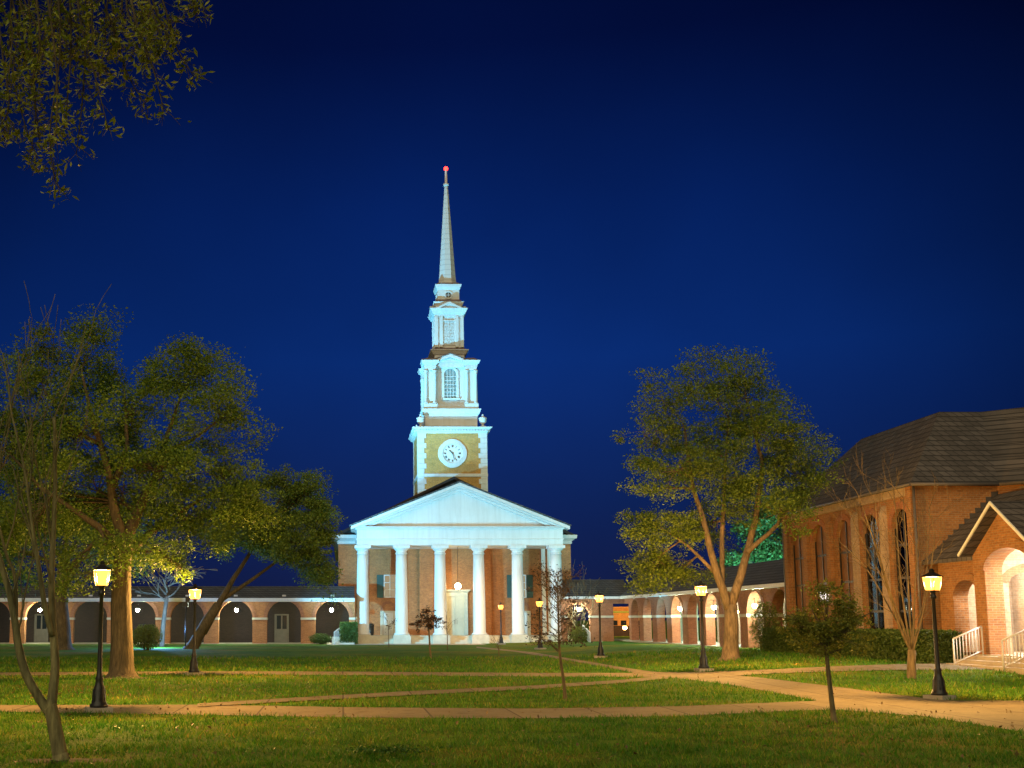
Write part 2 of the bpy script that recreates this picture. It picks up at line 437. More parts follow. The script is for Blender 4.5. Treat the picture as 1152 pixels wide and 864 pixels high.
me = bpy.data.meshes.new('lawn'); me.from_pydata(gv, [], gf); me.materials.append(N.m)
me.polygons.foreach_set('use_smooth', [True]*len(gf)); me.update()
lawn = bpy.data.objects.new('lawn', me); col.objects.link(lawn); lawn['kind'] = 'structure'

# concrete with control joints, patched and worn
N = NT('path_concrete')
t = N.n('ShaderNodeTexCoord')
n1 = N.noise(0.5, 5, t.outputs['Object']); n2 = N.noise(14, 5, t.outputs['Object'], 0.7)
c = N.ramp(n1, [(0.3, (0.175,0.140,0.080)), (0.7, (0.250,0.198,0.115))])
c = N.mix(1.0, c, N.ramp(n2, [(0.3, (0.78,)*3), (0.7, (1.12,)*3)]), 'MULTIPLY')
sx = N.n('ShaderNodeSeparateXYZ'); N.l(t.outputs['Object'], sx.inputs[0])
dv = N.n('ShaderNodeMath', operation='DIVIDE'); N.l(sx.outputs[0], dv.inputs[0]); dv.inputs[1].default_value = 1.83
fc = N.n('ShaderNodeMath', operation='FRACT'); N.l(dv.outputs[0], fc.inputs[0])
jl = N.n('ShaderNodeMath', operation='LESS_THAN'); N.l(fc.outputs[0], jl.inputs[0]); jl.inputs[1].default_value = 0.024
st_ = N.ramp(N.noise(1.7, 6, t.outputs['Object'], 0.7), [(0.52, (1,1,1)), (0.66, (0.68,0.64,0.58))])
c = N.mix(1.0, c, st_, 'MULTIPLY')
c = N.mix(jl.outputs[0], c, (0.07,0.05,0.03))
fl_n = N.n('ShaderNodeMath', operation='FLOOR'); N.l(dv.outputs[0], fl_n.inputs[0])
wn_ = N.n('ShaderNodeTexWhiteNoise', noise_dimensions='1D'); N.l(fl_n.outputs[0], wn_.inputs['W'])
c = N.mix(1.0, c, N.ramp(wn_.outputs[0], [(0.0, (0.86,)*3), (1.0, (1.08,)*3)]), 'MULTIPLY')
N.base(c); N.rough(0.9); N.bump(n2, 0.3, 0.01)
M['path'] = N.m
M['joint'] = m_plain('path_joint', (0.10,0.08,0.055), 0.95, 0.3)
def interp(poly, t):
    xs_ = [p[0] for p in poly]
    return float(np.interp(t, xs_, [p[1] for p in poly]))
PATH_POLYS = []
def strip(name, top, bot, px0, px1, n, lift, jn=0):
    """a path between two edges given as picture polylines of the photograph, laid on the ground"""
    mb = MB(); vs = []; fs = []; k = 6
    tops = []; bots = []
    for i in range(n+1):
        x = px0+(px1-px0)*i/n
        a = G(x, interp(top, x)); b = G(x, interp(bot, x))
        w = 0.05*math.sin(x*0.31)+0.03*math.sin(x*1.7)
        a.y += w*0.4; b.y += 0.05*math.sin(x*0.23+2)*0.6
        tops.append(a); bots.append(b)
        for j in range(k+1):
            p = a.lerp(b, j/k); vs.append((p.x, p.y, T(p.x, p.y)+lift))
    for i in range(n):
        for j in range(k):
            q = i*(k+1)+j; fs.append((q, q+1, q+k+2, q+k+1))
    mb.add(vs, fs)
    o = mb.build(name, M['path'], kind='structure')
    PATH_POLYS.append(np.array([(p.x, p.y) for p in tops]+[(p.x, p.y) for p in reversed(bots)]))
    return tops, bots
# near walk across the lawn, left edge to the junction
strip('path', [(-420,788),(0,793.5),(225,793),(400,796),(600,797.5),(760,795),(925,788.5),(1152,788.5),(1500,784)],
              [(-420,797),(0,801),(225,804.5),(400,807.5),(600,808.5),(760,806),(900,799.5),(945,799),(1040,806),(1152,824),(1330,860),(1500,905)], -420, 1500, 240, 0.008)
# diagonal walk from the chapel to the junction
strip('path', [(536,727.5),(600,734),(700,751),(735,756),(790,758.5),(850,762),(940,773),(1052,787.5),(1080,788.6)],
              [(536,729),(580,733.5),(640,743.5),(700,754.5),(726,760),(770,764),(830,772),(900,785),(955,796),(1080,796)], 536, 1080, 120, 0.012)
# far walk across
strip('path', [(-420,757),(0,757),(220,755.5),(400,756),(600,757.5),(750,757.5)],
              [(-420,761),(0,760.5),(220,759),(400,760),(600,761.5),(750,762)], -420, 750, 160, 0.016)
# walk to the hall steps
strip('path', [(745,757),(800,756.5),(870,753.5),(930,750.5),(1000,748),(1090,746.2),(1180,746)],
              [(745,762),(800,763),(840,760),(870,758),(930,756),(1000,754.5),(1090,754),(1180,753.5)], 745, 1180, 70, 0.020)
# thin slanting walk
strip('path', [(222,792.5),(320,786.5),(450,779),(600,772),(700,765.5),(752,760.5)],
              [(222,796),(320,790.5),(450,783.5),(600,776),(700,769),(752,764)], 222, 752, 90, 0.024)
# forecourt of the chapel
mb = MB(); mb.add([(-1.2,91.6,0.028),(22.5,91.6,0.028),(22.5,96.2,0.028),(-1.2,96.2,0.028)], [(0,1,2,3)])
o = mb.build('forecourt_paving', M['concrete'], kind='structure')
PATH_POLYS.append(np.array([(-1.2,91.6),(22.5,91.6),(22.5,96.2),(-1.2,96.2)]))

# ================================================================== CHAPEL
CX = 9.86
chapel = thing('chapel', 'large brick chapel with white columned portico and tall white clock steeple', 'chapel', (CX, 97, 0))
WY = 101.5                                   # front wall plane
zf = zz(715.4, 96.3)                         # portico floor
z_cap = zz(613.9, 97)
z_arch = z_cap
z_fr = zz(595.5, 96.5); z_co = zz(592.3, 96.2)
# portico floor and steps
mb = MB(); mb.box(CX-9.6, CX+9.6, 98.0, WY+0.2, -0.2, zf); mb.build('portico_floor', M['stone'], chapel)
mb = MB(); ns = 4
for i in range(ns):
    mb.box(CX-9.6, CX+9.6, 98.0-0.36*(ns-1-i)-0.36, 98.0-0.36*(ns-1-i) if i < ns-1 else 98.0, -0.2, zf*(i+1)/ns-0.003*(i == ns-1))
mb.build('front_steps', M['stone'], chapel)
mapC = mapX(WY)
colX = [wpx(408-CXP, 660, 97)+ (wpx(626-408, 660, 97))*i/5 for i in range(6)]
for x in colX:
    pl = MB(); pl.box(x-0.72, x+0.72, 96.2, 97.8, -0.2, zf+0.002)
    pl.sqlathe(x, 97.0, [(0.66, zf+0.002), (0.66, zf+0.10)])
    c_ = MB(); r0, r1 = 0.53, 0.44; hgt = z_cap-zf
    prof = [(0.62, zf+0.10), (0.64, zf+0.16), (0.62, zf+0.22), (0.56, zf+0.25)]
    for i in range(9):
        t_ = i/8; prof.append((r0-(r0-r1)*(t_**1.7), zf+0.27+(hgt-1.0)*t_))
    c_.lathe(x, 97.0, prof, 28)
    o = c_.build('column', M['white'], chapel)
    pl.build('plinth', M['stone'], o)
    k = MB(); zt = zf+0.27+hgt-1.0
    k.lathe(x, 97.0, [(r1+0.005, zt), (r1+0.06, zt+0.02), (r1+0.06, zt+0.08), (r1+0.01, zt+0.10), (r1, zt+0.28), (r1+0.05, zt+0.31), (r1+0.17, zt+0.44), (r1+0.19, zt+0.50)], 28)
    k.box(x-0.68, x+0.68, 97-0.68, 97+0.68, zt+0.50, z_cap)
    k.build('capital', M['white'], o)
# entablature
e = MB(); H8 = wpx(632.5-400.7, 605, 96.5)/2; ex = CX-0.02
zm = z_arch+(z_fr-z_arch)*0.34
e.rectlathe(ex-H8, ex+H8, 96.5, WY-0.01, [(0, z_arch), (0, zm), (0.07, zm+0.02), (0.07, zm+0.10), (0.0, zm+0.14), (0, z_fr), (0.10, z_fr+0.02), (0.14, z_fr+0.10), (0.42, z_fr+0.14), (0.46, z_co)])
e.build('entablature', M['white'], chapel)
z_ap = zz(543, 96.1); Hp = H8+0.5
pd = MB()
pd.prism([(-Hp+0.8, z_co+0.004), (Hp-0.8, z_co+0.004), (0, z_ap-0.55)], lambda u, z, d: (ex+u, 96.75+d, z), 0, 3.0)
pd.build('tympanum', M['white'], chapel)
rk = MB(); sl = (z_ap-z_co)/Hp
for sgn in (-1, 1):
    for (off, th, y0) in ((0.0, 0.26, 95.95), (0.27, 0.16, 96.12), (0.44, 0.22, 96.4)):
        rk.prism([(sgn*Hp*1.0, z_co+0.0-off+0.02), (0, z_ap-off), (0, z_ap-off-th), (sgn*(Hp-th/sl*0.0), z_co-off-th+0.02)] if off == 0 else
                 [(sgn*(Hp-off/sl), z_co+0.02), (0, z_ap-off), (0, z_ap-off-th), (sgn*(Hp-(off+th)/sl), z_co+0.02)],
                 lambda u, z, d, y0=y0: (ex+u, y0+d, z), 0, 97.3-y0)
rk.build('raking_cornice', M['white'], chapel)
rf = MB()
for sgn in (-1, 1):
    rf.prism([(sgn*(Hp+0.1), z_co+0.0), (0, z_ap+0.02), (0, z_ap+0.14), (sgn*(Hp+0.12), z_co+0.12)], lambda u, z, d: (ex+u, 95.9+d, z), 0, WY-95.9-0.35)
rf.build('portico_roof', M['slate'], chapel)
# main brick body
hb = 10.2
zb = zz(609, WY)
mb = MB()
wins = [(U(438.6,660,WY).x, 0.62), (U(582,660,WY).x, 0.62)]
mb.box(CX-hb, CX+hb, WY, 138, -0.2, zb)
mb.build('wall', M['brick'], chapel)
mb = MB(); zbc = zz(601.6, WY-0.5)
mb.rectlathe(CX-hb, CX+hb, WY, 138, [(0.02, zb-0.25), (0.10, zb-0.2), (0.10, zb), (0.22, zb+0.1), (0.48, zb+0.25), (0.52, zbc)])
mb.build('cornice', M['white'], chapel)
mb = MB()
z_rg = zz(536.4, WY)
for sgn in (-1, 1):
    mb.prism([(sgn*(hb+0.45), zbc), (0, z_rg), (0, z_rg-0.25), (sgn*(hb-0.1), zbc)], lambda u, z, d: (CX+u, WY-0.28+d, z), 0, 36.6)
mb.prism([(-hb, zbc), (hb, zbc), (0, z_rg-0.2)], lambda u, z, d: (CX+u, WY+0.05+d, z), 0, 0.3)  # gable wall in the dark roof colour, which stands in for its shade
mb.build('nave_roof', M['dark'], chapel)
# projecting centre bay and pilasters of the portico wall
xl = U(471.6, 660, WY).x; xr = 2*CX-xl
mb = MB(); mb.box(xl, xr, WY-0.35, WY-0.004, zf, z_arch+0.3); mb.build('wall_bay', M['brick'], chapel)
for sgn in (-1, 1):
    for a in (7.75, 8.28):
        mb = MB(); xc = CX+sgn*a
        mb.box(xc-0.17, xc+0.17, WY-0.16, WY-0.004, zf, z_arch+0.2)
        mb.box(xc-0.22, xc+0.22, WY-0.2, WY-0.165, zf, zf+0.3)
        mb.build('pilaster', M['white'], chapel)
mb = MB(); mb.box(CX-H8+0.9, CX+H8-0.9, 97.4, WY-0.36, z_arch+0.35, z_arch+0.45); mb.build('portico_ceiling', M['white'], chapel)
# side windows with shutters
def sash(cx, w, z0, z1, cols, rows, face, parent, lit=None, fr=0.07):
    mp_ = mapX(face)
    f = MB()
    f.mbox(mp_, cx-w/2-fr, cx-w/2, z0-fr, z1+fr, -0.06, 0.05); f.mbox(mp_, cx+w/2, cx+w/2+fr, z0-fr, z1+fr, -0.06, 0.05)
    f.mbox(mp_, cx-w/2, cx+w/2, z1, z1+fr, -0.06, 0.05); f.mbox(mp_, cx-w/2, cx+w/2, z0-fr, z0, -0.09, 0.05)
    for i in range(1, cols): u = cx-w/2+w*i/cols; f.mbox(mp_, u-0.022, u+0.022, z0, z1, -0.035, -0.012)
    for j in range(1, rows): z = z0+(z1-z0)*j/rows; f.mbox(mp_, cx-w/2, cx+w/2, z-0.022, z+0.022, -0.033, -0.014)
    o = f.build('window', M['white'], parent)
    p = MB(); p.mbox(mp_, cx-w/2, cx+w/2, z0, z1, -0.01, 0.02); p.build('pane', lit or M['glass'], o)
    return o
z0w, z1w = zz(671.5, WY), zz(647.5, WY)
M['curtain'] = m_plain('curtain', (0.55,0.48,0.36), 0.8, 0.25, 4)
for cxw in (U(438.7,660,WY).x, 2*CX-U(438.7,660,WY).x):
    sash(cxw, 0.94, z0w, z1w, 2, 3, WY-0.02, chapel, M['warm_room'])
    for sgn in (-1, 1):
        s_ = MB(); a = cxw+sgn*0.86
        s_.box(a-0.28, a+0.28, WY-0.10, WY-0.03, z0w-0.08, z1w+0.06)
        for j in range(16):
            zq = z0w+0.02+(z1w-z0w-0.06)*j/15
            s_.box(a-0.21, a+0.21, WY-0.115, WY-0.102, zq-0.03, zq+0.02)
        s_.build('shutter', M['shutter'], chapel)
# side doors with blind arch
for cxd in (U(436.8,700,WY).x, 2*CX-U(436.8,700,WY).x):
    zt = zz(689, WY)
    s_ = MB()
    s_.box(cxd-0.70, cxd-0.42, WY-0.14, WY-0.003, zf, zt); s_.box(cxd+0.42, cxd+0.70, WY-0.14, WY-0.003, zf, zt)
    s_.box(cxd-0.70, cxd+0.70, WY-0.16, WY-0.003, zt, zt+0.14)
    s_.build('door_surround', M['stone'], chapel)
    d_ = MB(); d_.box(cxd-0.415, cxd+0.415, WY-0.07, WY-0.004, zf, zt-0.005)
    for (za, zb_) in ((0.15, 0.8), (0.95, 1.75)):
        for sx in (-1, 1): d_.box(cxd+sx*0.2-0.13, cxd+sx*0.2+0.13, WY-0.085, WY-0.072, zf+za, min(zf+zb_, zt-0.1))
    dd = d_.build('side_door', M['white'], chapel)
    h_ = MB(); h_.lathe(cxd+0.33, WY-0.11, [(0.03, zf+0.98), (0.035, zf+1.02), (0.03, zf+1.06)], 8); h_.build('handle', M['iron'], dd)
    r_ = MB(); r_.archring(mapC, cxd-0.45, cxd+0.45, zt+0.30, 0.22, -0.05, -0.002, n=12); r_.mbox(mapC, cxd-0.67, cxd-0.45, zt+0.145, zt+0.30, -0.05, -0.002); r_.mbox(mapC, cxd+0.45, cxd+0.67, zt+0.145, zt+0.30, -0.05, -0.002)
    r_.build('blind_arch', M['brick_red'], chapel)
# main door
dx0, dx1 = U(502.5,690,WY).x, U(529.5,690,WY).x; dc = CX; dh = (dx1-dx0)/2; zt = zz(671, WY)
fy = WY-0.354
s_ = MB()
for sgn in (-1, 1):
    a, b = sorted((dc+sgn*(dh-0.30), dc+sgn*dh)); s_.box(a, b, fy-0.22, fy, zf, zt)
s_.box(dc-dh, dc+dh, fy-0.24, fy, zt, zt+0.32)
s_.rectlathe(dc-dh, dc+dh, fy-0.22, fy-0.01, [(0.0, zt+0.322), (0.06, zt+0.36), (0.10, zt+0.42), (0.22, zt+0.50), (0.24, zt+0.58)])
s_.build('door_surround', M['stone'], chapel)
M['door_cream'] = m_plain('cream_door', (0.62,0.56,0.42), 0.55, 0.08)
for sgn in (-1, 1):
    a, b = sorted((dc+sgn*0.008, dc+sgn*(dh-0.303)))
    d_ = MB(); d_.box(a, b, fy-0.10, fy-0.002, zf, zt-0.004)
    w_ = b-a
    for (za, zb_) in ((0.12, 0.75), (0.9, 1.9), (2.02, 2.75)):
        if zf+zb_ < zt-0.1: d_.box(a+0.14, b-0.14, fy-0.125, fy-0.103, zf+za, zf+zb_)
    o = d_.build('main_door', M['door_cream'], chapel)
    h_ = MB(); xh = dc+sgn*0.10; h_.tube([(xh, fy-0.13, zf+0.95), (xh, fy-0.17, zf+1.0), (xh, fy-0.17, zf+1.25), (xh, fy-0.13, zf+1.30)], 0.015, 6); h_.build('handle', M['iron'], o)
# ------------------------------------------------ tower
HT = 3.08; AY = 102.4+HT                      # half width, axis depth
FY = AY-HT
z_c0, z_c1 = zz(487.5, FY), zz(479.5, FY-0.7)
mb = MB(); mb.box(CX-HT, CX+HT, FY, AY+HT, zb-1, z_c0); mb.build('clock_tower', M['brick_tan'], chapel)
tower = mb
zband0, zband1 = zz(536.4, FY), zz(532.8, FY)
for sx in (-1, 1):
    for sy in (-1, 1):
        q = MB(); hq = 0.46
        for z_lo, z_hi, ph in ((zband1+0.003, z_c0-0.002, 0), (zband0-3.4, zband0-0.003, 1)):
            z = z_lo; k = ph
            while z < z_hi-0.05:
                zt_ = min(z+hq-0.02, z_hi); w = 0.74 if k % 2 else 0.56
                cx_, cy_ = CX+sx*HT, AY+sy*HT
                ax = sorted((cx_+sx*0.045, cx_-sx*w)); ay = sorted((cy_+sy*0.045, cy_-sy*w))
                q.box(ax[0], ax[1], ay[0], ay[1], z, zt_); z += hq; k += 1
        q.build('quoins', M['white'], chapel)
mb = MB(); mb.rectlathe(CX-HT, CX+HT, FY, AY+HT, [(0.05, zband0), (0.07, zband0+0.02), (0.07, zband1-0.02), (0.05, zband1)]); mb.build('string_course', M['white'], chapel)
hc = wpx(90, 480, FY-0.7)/2
mb = MB(); o_ = hc-HT
mb.sqlathe(CX, AY, [(HT+0.05, z_c0), (HT+0.07, z_c0+0.12), (HT+0.14, z_c0+0.16), (HT+0.14, z_c0+0.30), (hc-0.20, z_c0+0.36), (hc-0.16, z_c1-0.18), (hc, z_c1-0.04), (hc, z_c1)])
mb.build('tower_cornice', M['white'], chapel)
nd = 24
for sgn in (-1, 1):
    den = MB(); dn2 = MB()
    for i in range(nd):
        u = -HT+0.1+(2*HT-0.2)*i/(nd-1)
        den.box(CX+u-0.075, CX+u+0.075, AY+sgn*(HT+0.22)-0.08, AY+sgn*(HT+0.22)+0.08, z_c0+0.17, z_c0+0.335)
        dn2.box(CX+sgn*(HT+0.22)-0.08, CX+sgn*(HT+0.22)+0.08, AY+u-0.075, AY+u+0.075, z_c0+0.17, z_c0+0.335)
    den.build('dentil_course', M['white'], chapel); dn2.build('dentil_course', M['white'], chapel)
# clock
zk = zz(510.2, FY); rk_ = wpx(10.3, 510, FY)
ck = MB(); n = 64; vs = []; fs = []
def ringr(a): return rk_*1.50+rk_*0.085*abs(math.cos(2*a))**0.6*(1 if True else 0)
for i in range(n):
    a = 2*PI*i/n
    for (r, y) in ((rk_*1.02, FY-0.13), (rk_*1.12, FY-0.16), (ringr(a), FY-0.10), (ringr(a), FY-0.003)):
        vs.append((CX+r*math.sin(a), y, zk+r*math.cos(a)))
for i in range(n):
    j = (i+1) % n
    for m_ in range(3): fs.append((4*i+m_, 4*j+m_, 4*j+m_+1, 4*i+m_+1))
ck.add(vs, fs)
clk = ck.build('clock', M['white'], chapel)
dm = MB(); dv = [(CX+rk_*1.03*math.sin(2*PI*i/40), FY-0.09, zk+rk_*1.03*math.cos(2*PI*i/40)) for i in range(40)]
dm.add(dv+[(x, FY-0.004, z) for x, y, z in dv], [tuple(range(40))]+[(i, (i+1)%40, 40+(i+1)%40, 40+i) for i in range(40)])
M['dial'] = m_plain('clock_dial', (0.82,0.82,0.80), 0.5, 0.03)
dm.build('dial', M['dial'], clk)
NUM_ = ['XII','I','II','III','IIII','V','VI','VII','VIII','IX','X','XI']
nm = None
def stroke(p0, p1, w, y0=FY-0.115, y1=FY-0.092):
    (x0, z0), (x1, z1) = p0, p1; L = math.hypot(x1-x0, z1-z0); nx_, nz_ = -(z1-z0)/L*w/2, (x1-x0)/L*w/2
    nm.prism([(x0+nx_, z0+nz_), (x1+nx_, z1+nz_), (x1-nx_, z1-nz_), (x0-nx_, z0-nz_)], lambda u, z, d: (u, d, z), y0, y1)
for i, s in enumerate(NUM_):
    nm = MB()
    a = 2*PI*i/12; rr = rk_*0.80; hh = rk_*0.115; wu = {'I': 0.055, 'V': 0.11, 'X': 0.11}
    tw = sum(wu[c_] for c_ in s)*rk_; x = -tw/2
    def loc(u, v): return (CX+(rr+v)*math.sin(a)+u*math.cos(a), zk+(rr+v)*math.cos(a)-u*math.sin(a))
    for c_ in s:
        w = wu[c_]*rk_; sw = 0.036*rk_
        if c_ == 'I': stroke(loc(x+w/2, -hh), loc(x+w/2, hh), sw)
        elif c_ == 'V': stroke(loc(x+w*0.12, hh), loc(x+w/2, -hh), sw); stroke(loc(x+w*0.88, hh), loc(x+w/2, -hh), sw*0.7)
        else: stroke(loc(x+w*0.1, hh), loc(x+w*0.9, -hh), sw); stroke(loc(x+w*0.1, -hh), loc(x+w*0.9, hh), sw*0.7)
        x += w
    nm.build('numeral', M['iron'], clk)
for (ang, ln, wd, yy) in ((R(313), 0.50, 0.085, FY-0.155), (R(163), 0.74, 0.06, FY-0.185)):
    nm = MB(); sx, cx2 = math.sin(ang), math.cos(ang)
    stroke((CX-sx*0.14*rk_, zk-cx2*0.14*rk_), (CX+sx*ln*rk_, zk+cx2*ln*rk_), wd*rk_, yy, yy+0.02)
    nm.build('clock_hand', M['iron'], clk)
# attic pedestal above the cornice
z_a0 = z_c1; z_a1 = zz(469, AY-2.6); ha = wpx(59, 474, AY-2.6)/2
mb = MB(); mb.box(CX-ha, CX+ha, AY-ha, AY+ha, z_a0, z_a1)
for (u0, u1) in ((-0.86, -0.50), (-0.34, 0.34), (0.50, 0.86)):
    u0 *= ha; u1 *= ha; za, zb2 = z_a0+0.28, z_a1-0.14
    for sgn in (-1, 1):
        yo = AY+sgn*(ha+0.012)
        for (a, b, c2, d2) in ((u0, u1, za, za+0.05), (u0, u1, zb2-0.05, zb2), (u0, u0+0.05, za+0.051, zb2-0.051), (u1-0.05, u1, za+0.051, zb2-0.051)):
            mb.box(CX+a, CX+b, yo-0.03, yo+0.03, c2, d2)
mb.build('tower_attic', M['white'], chapel)
hc2 = wpx(67, 462, AY-3.0)/2; z_b0 = zz(459.6, AY-hc2)
mb = MB(); mb.sqlathe(CX, AY, [(ha, z_a1), (ha+0.06, z_a1+0.05), (ha+0.06, z_a1+0.2), (hc2-0.12, z_a1+0.32), (hc2-0.08, z_b0-0.25), (hc2, z_b0-0.08), (hc2, z_b0)]); mb.build('attic_cornice', M['white'], chapel)
for sx in (-1, 1):
    for sy in (-1, 1):
        ux, uy = CX+sx*(HT-0.28), AY+sy*(HT-0.28); s_ = 0.92
        mb = MB(); mb.box(ux-0.26, ux+0.26, uy-0.26, uy+0.26, z_a0+0.001, z_a0+0.14)
        mb.lathe(ux, uy, [(0.20, z_a0+0.14), (0.12, z_a0+0.22), (0.09, z_a0+0.32), (0.16, z_a0+0.38), (0.30, z_a0+0.52), (0.34, z_a0+0.72), (0.33, z_a0+0.80), (0.38, z_a0+0.86), (0.36, z_a0+0.92), (0.20, z_a0+1.0), (0.09, z_a0+1.06), (0.07, z_a0+1.12), (0.11, z_a0+1.18), (0.02, z_a0+1.28)], 14)
        mb.build('urn', M['white'], chapel)
# belfry stage: square core, paired corner columns, gabled bays with arched windows
hB = 1.78; zB0 = z_b0; zB1 = zz(416.5, AY-2.3); zB2 = zz(405.5, AY-2.4); zG = zz(398, AY-2.4)
mb = MB(); mb.box(CX-hB, CX+hB, AY-hB, AY+hB, zB0, zB2); mb.sqlathe(CX, AY, [(hB+0.38, zB0+0.001), (hB+0.38, zB0+0.35), (hB+0.30, zB0+0.4)])
mb.build('belfry', M['white'], chapel)
for sx in (-1, 1):
    for sy in (-1, 1):
        kx, ky = CX+sx*1.86, AY+sy*1.86
        p = MB(); p.sqlathe(kx, ky, [(0.62, zB0+0.002), (0.62, zB0+0.5), (0.56, zB0+0.55)])
        e_ = (zB2-zB1)
        p.sqlathe(kx, ky, [(0.50, zB1), (0.52, zB1+e_*0.3), (0.55, zB1+e_*0.32), (0.55, zB1+e_*0.55), (0.74, zB1+e_*0.75), (0.82, zB1+e_*0.98), (0.82, zB2)])
        p.sqlathe(kx, ky, [(0.34, zB0+0.56), (0.34, zB1-0.01)])
        p.build('corner_pier', M['white'], chapel)
        for (ox, oy) in ((0.40*sx, -0.40*sy), (-0.40*sx, 0.40*sy), (0.40*sx, 0.40*sy), ):
            c_ = MB(); x, y = kx+ox, ky+oy
            c_.lathe(x, y, [(0.21, zB0+0.55), (0.21, zB0+0.63), (0.165, zB0+0.68), (0.165, zB0+1.4), (0.14, zB1-0.42), (0.17, zB1-0.40), (0.15, zB1-0.36), (0.20, zB1-0.12), (0.23, zB1-0.08), (0.23, zB1+0.004)], 12)
            c_.build('belfry_column', M['white'], chapel)
        rl = MB(); rl.frustum(kx, ky, zB2+0.004, zB2+0.30, 0.74, 0.74, 0.30, 0.30); rl.build('corner_roof', M['rooflet'], chapel)
zw0, zw1 = zz(447.5, AY-hB), zz(421.5, AY-hB); ww = wpx(6.6, 430, AY-hB)
def rot4(k):
    c_, s_ = round(math.cos(k*PI/2)), round(math.sin(k*PI/2))
    return lambda u, z, d: (CX+c_*u-s_*(d), AY+s_*u+c_*(d), z)      # d measured from the axis outward negative
for k in range(4):
    mp0 = rot4(k); mpf = lambda u, z, d, mp0=mp0: mp0(u, z, -hB-d)   # d outward
    f = MB()
    f.archring(mpf, -ww, ww, zw1, 0.22, 0.002, 0.12, n=14)
    f.mbox(mpf, -ww-0.22, -ww, zw0-0.05, zw1, 0.002, 0.12); f.mbox(mpf, ww, ww+0.22, zw0-0.05, zw1, 0.002, 0.12)
    f.mbox(mpf, -ww-0.3, ww+0.3, zw0-0.2, zw0-0.052, 0.002, 0.18)
    f.mbox(mpf, -0.12, 0.12, zw1+ww+0.05, zw1+ww+0.42, 0.10, 0.2)
    for i in range(1, 4):
        u = -ww+2*ww*i/4; f.mbox(mpf, u-0.025, u+0.025, zw0, zw1+math.sqrt(max(0, ww*ww-u*u))-0.02, 0.03, 0.07)
    for j in range(0, 7):
        z = zw0+(zw1-zw0)*(j+0.5)/6.0
        if z < zw1+0.1: f.mbox(mpf, -ww, ww, z-0.025, z+0.025, 0.032, 0.068)
    w_ = f.build('belfry_window', M['white'], chapel)
    g = MB(); pts = [(-ww, zw0-0.05), (ww, zw0-0.05)]+[(ww*math.cos(a*PI/12), zw1+ww*math.sin(a*PI/12)) for a in range(13)]
    g.prism(pts, mpf, 0.004, 0.024); M.setdefault('pane_teal', m_plain('pale_pane', (0.22,0.30,0.30), 0.2, 0.2)); g.build('pane', M['pane_teal'], w_)
    # gable over the bay
    gw = 1.98; gz0 = zB2-0.15; b_ = MB()
    b_.prism([(-gw+0.35, gz0), (gw-0.35, gz0), (0, zG-0.35)], mpf, 0.002, 0.40)
    for sgn in (-1, 1):
        b_.prism([(sgn*gw, gz0), (0, zG), (0, zG-0.30), (sgn*(gw-0.45), gz0)], mpf, 0.0, 0.66)
    b_.mbox(mpf, -1.25, 1.25, gz0-0.42, gz0-0.004, 0.002, 0.34)
    b_.build('gable', M['white'], chapel)
    r_ = MB()
    for sgn in (-1, 1): r_.prism([(sgn*(gw+0.04), gz0+0.02), (0, zG+0.02), (0, zG+0.09), (sgn*(gw+0.06), gz0+0.1)], mpf, -1.2, 0.70)
    r_.build('gable_roof', M['rooflet'], chapel)
# block above the belfry
zC0 = zB2+0.0; zC1 = zz(392.5, AY-1.9); hC = wpx(43, 397, AY-1.7)/2
mb = MB(); hq = hC-0.28
mb.sqlathe(CX, AY, [(hq-0.1, zC0+0.003), (hq-0.1, zC1-0.45), (hq, zC1-0.40), (hC-0.1, zC1-0.15), (hC, zC1-0.05), (hC, zC1)]); mb.build('belfry_cap', M['white'], chapel)
mb = MB(); mb.frustum(CX, AY, zC1+0.003, zC1+0.42, hC-0.1, hC-0.1, hC-0.75, hC-0.75); mb.build('stage_roof', M['rooflet'], chapel)
# louvred stage
zD0 = zC1; zD1 = zz(355, AY-1.6); zD2 = zz(346, AY-1.8); hD = wpx(33, 372, AY-1.3)/2
mb = MB(); mb.box(CX-hD+0.12, CX+hD-0.12, AY-hD+0.12, AY+hD-0.12, zD0, zD1)
for sx in (-1, 1):
    for sy in (-1, 1):
        for kk in (0, 1):
            a = hD-0.17-kk*0.46
            mb.box(CX+sx*a-0.15, CX+sx*a+0.15, AY+sy*(hD-0.06)-0.11, AY+sy*(hD-0.06)+0.11, zD0+0.3, zD1-0.002*kk)
            if kk: mb.box(CX+sx*(hD-0.06)-0.11, CX+sx*(hD-0.06)+0.11, AY+sy*a-0.15, AY+sy*a+0.15, zD0+0.3, zD1-0.004)
mb.build('louvre_stage', M['white'], chapel)
for k in range(4):
    mp0 = rot4(k); mpf = lambda u, z, d, mp0=mp0: mp0(u, z, -(hD-0.12)-d)
    l_ = MB(); wl = 0.50; za, zb2 = zz(388, AY-hD), zz(361.5, AY-hD)
    l_.mbox(mpf, -wl-0.09, -wl, za, zb2, 0.002, 0.10); l_.mbox(mpf, wl, wl+0.09, za, zb2, 0.002, 0.10)
    l_.mbox(mpf, -wl-0.09, wl+0.09, zb2, zb2+0.12, 0.002, 0.12); l_.mbox(mpf, -0.03, 0.03, za, zb2, 0.05, 0.075)
    n = 16
    for j in range(n):
        z = za+(zb2-za)*j/n; l_.prism([(-wl, z), (wl, z), (wl, z+(zb2-za)/n*0.7), (-wl, z+(zb2-za)/n*0.7)], mpf, 0.004, 0.045)
    l_.build('louvre', M['white'], chapel)
hE = wpx(42, 350, AY-1.8)/2
mb = MB(); mb.sqlathe(CX, AY, [(hD, zD1), (hD+0.03, zD1+0.18), (hD+0.12, zD1+0.22), (hE-0.08, zD2-0.18), (hE, zD2-0.05), (hE, zD2)])
zGe = zz(343.2, AY-1.8)+0.1
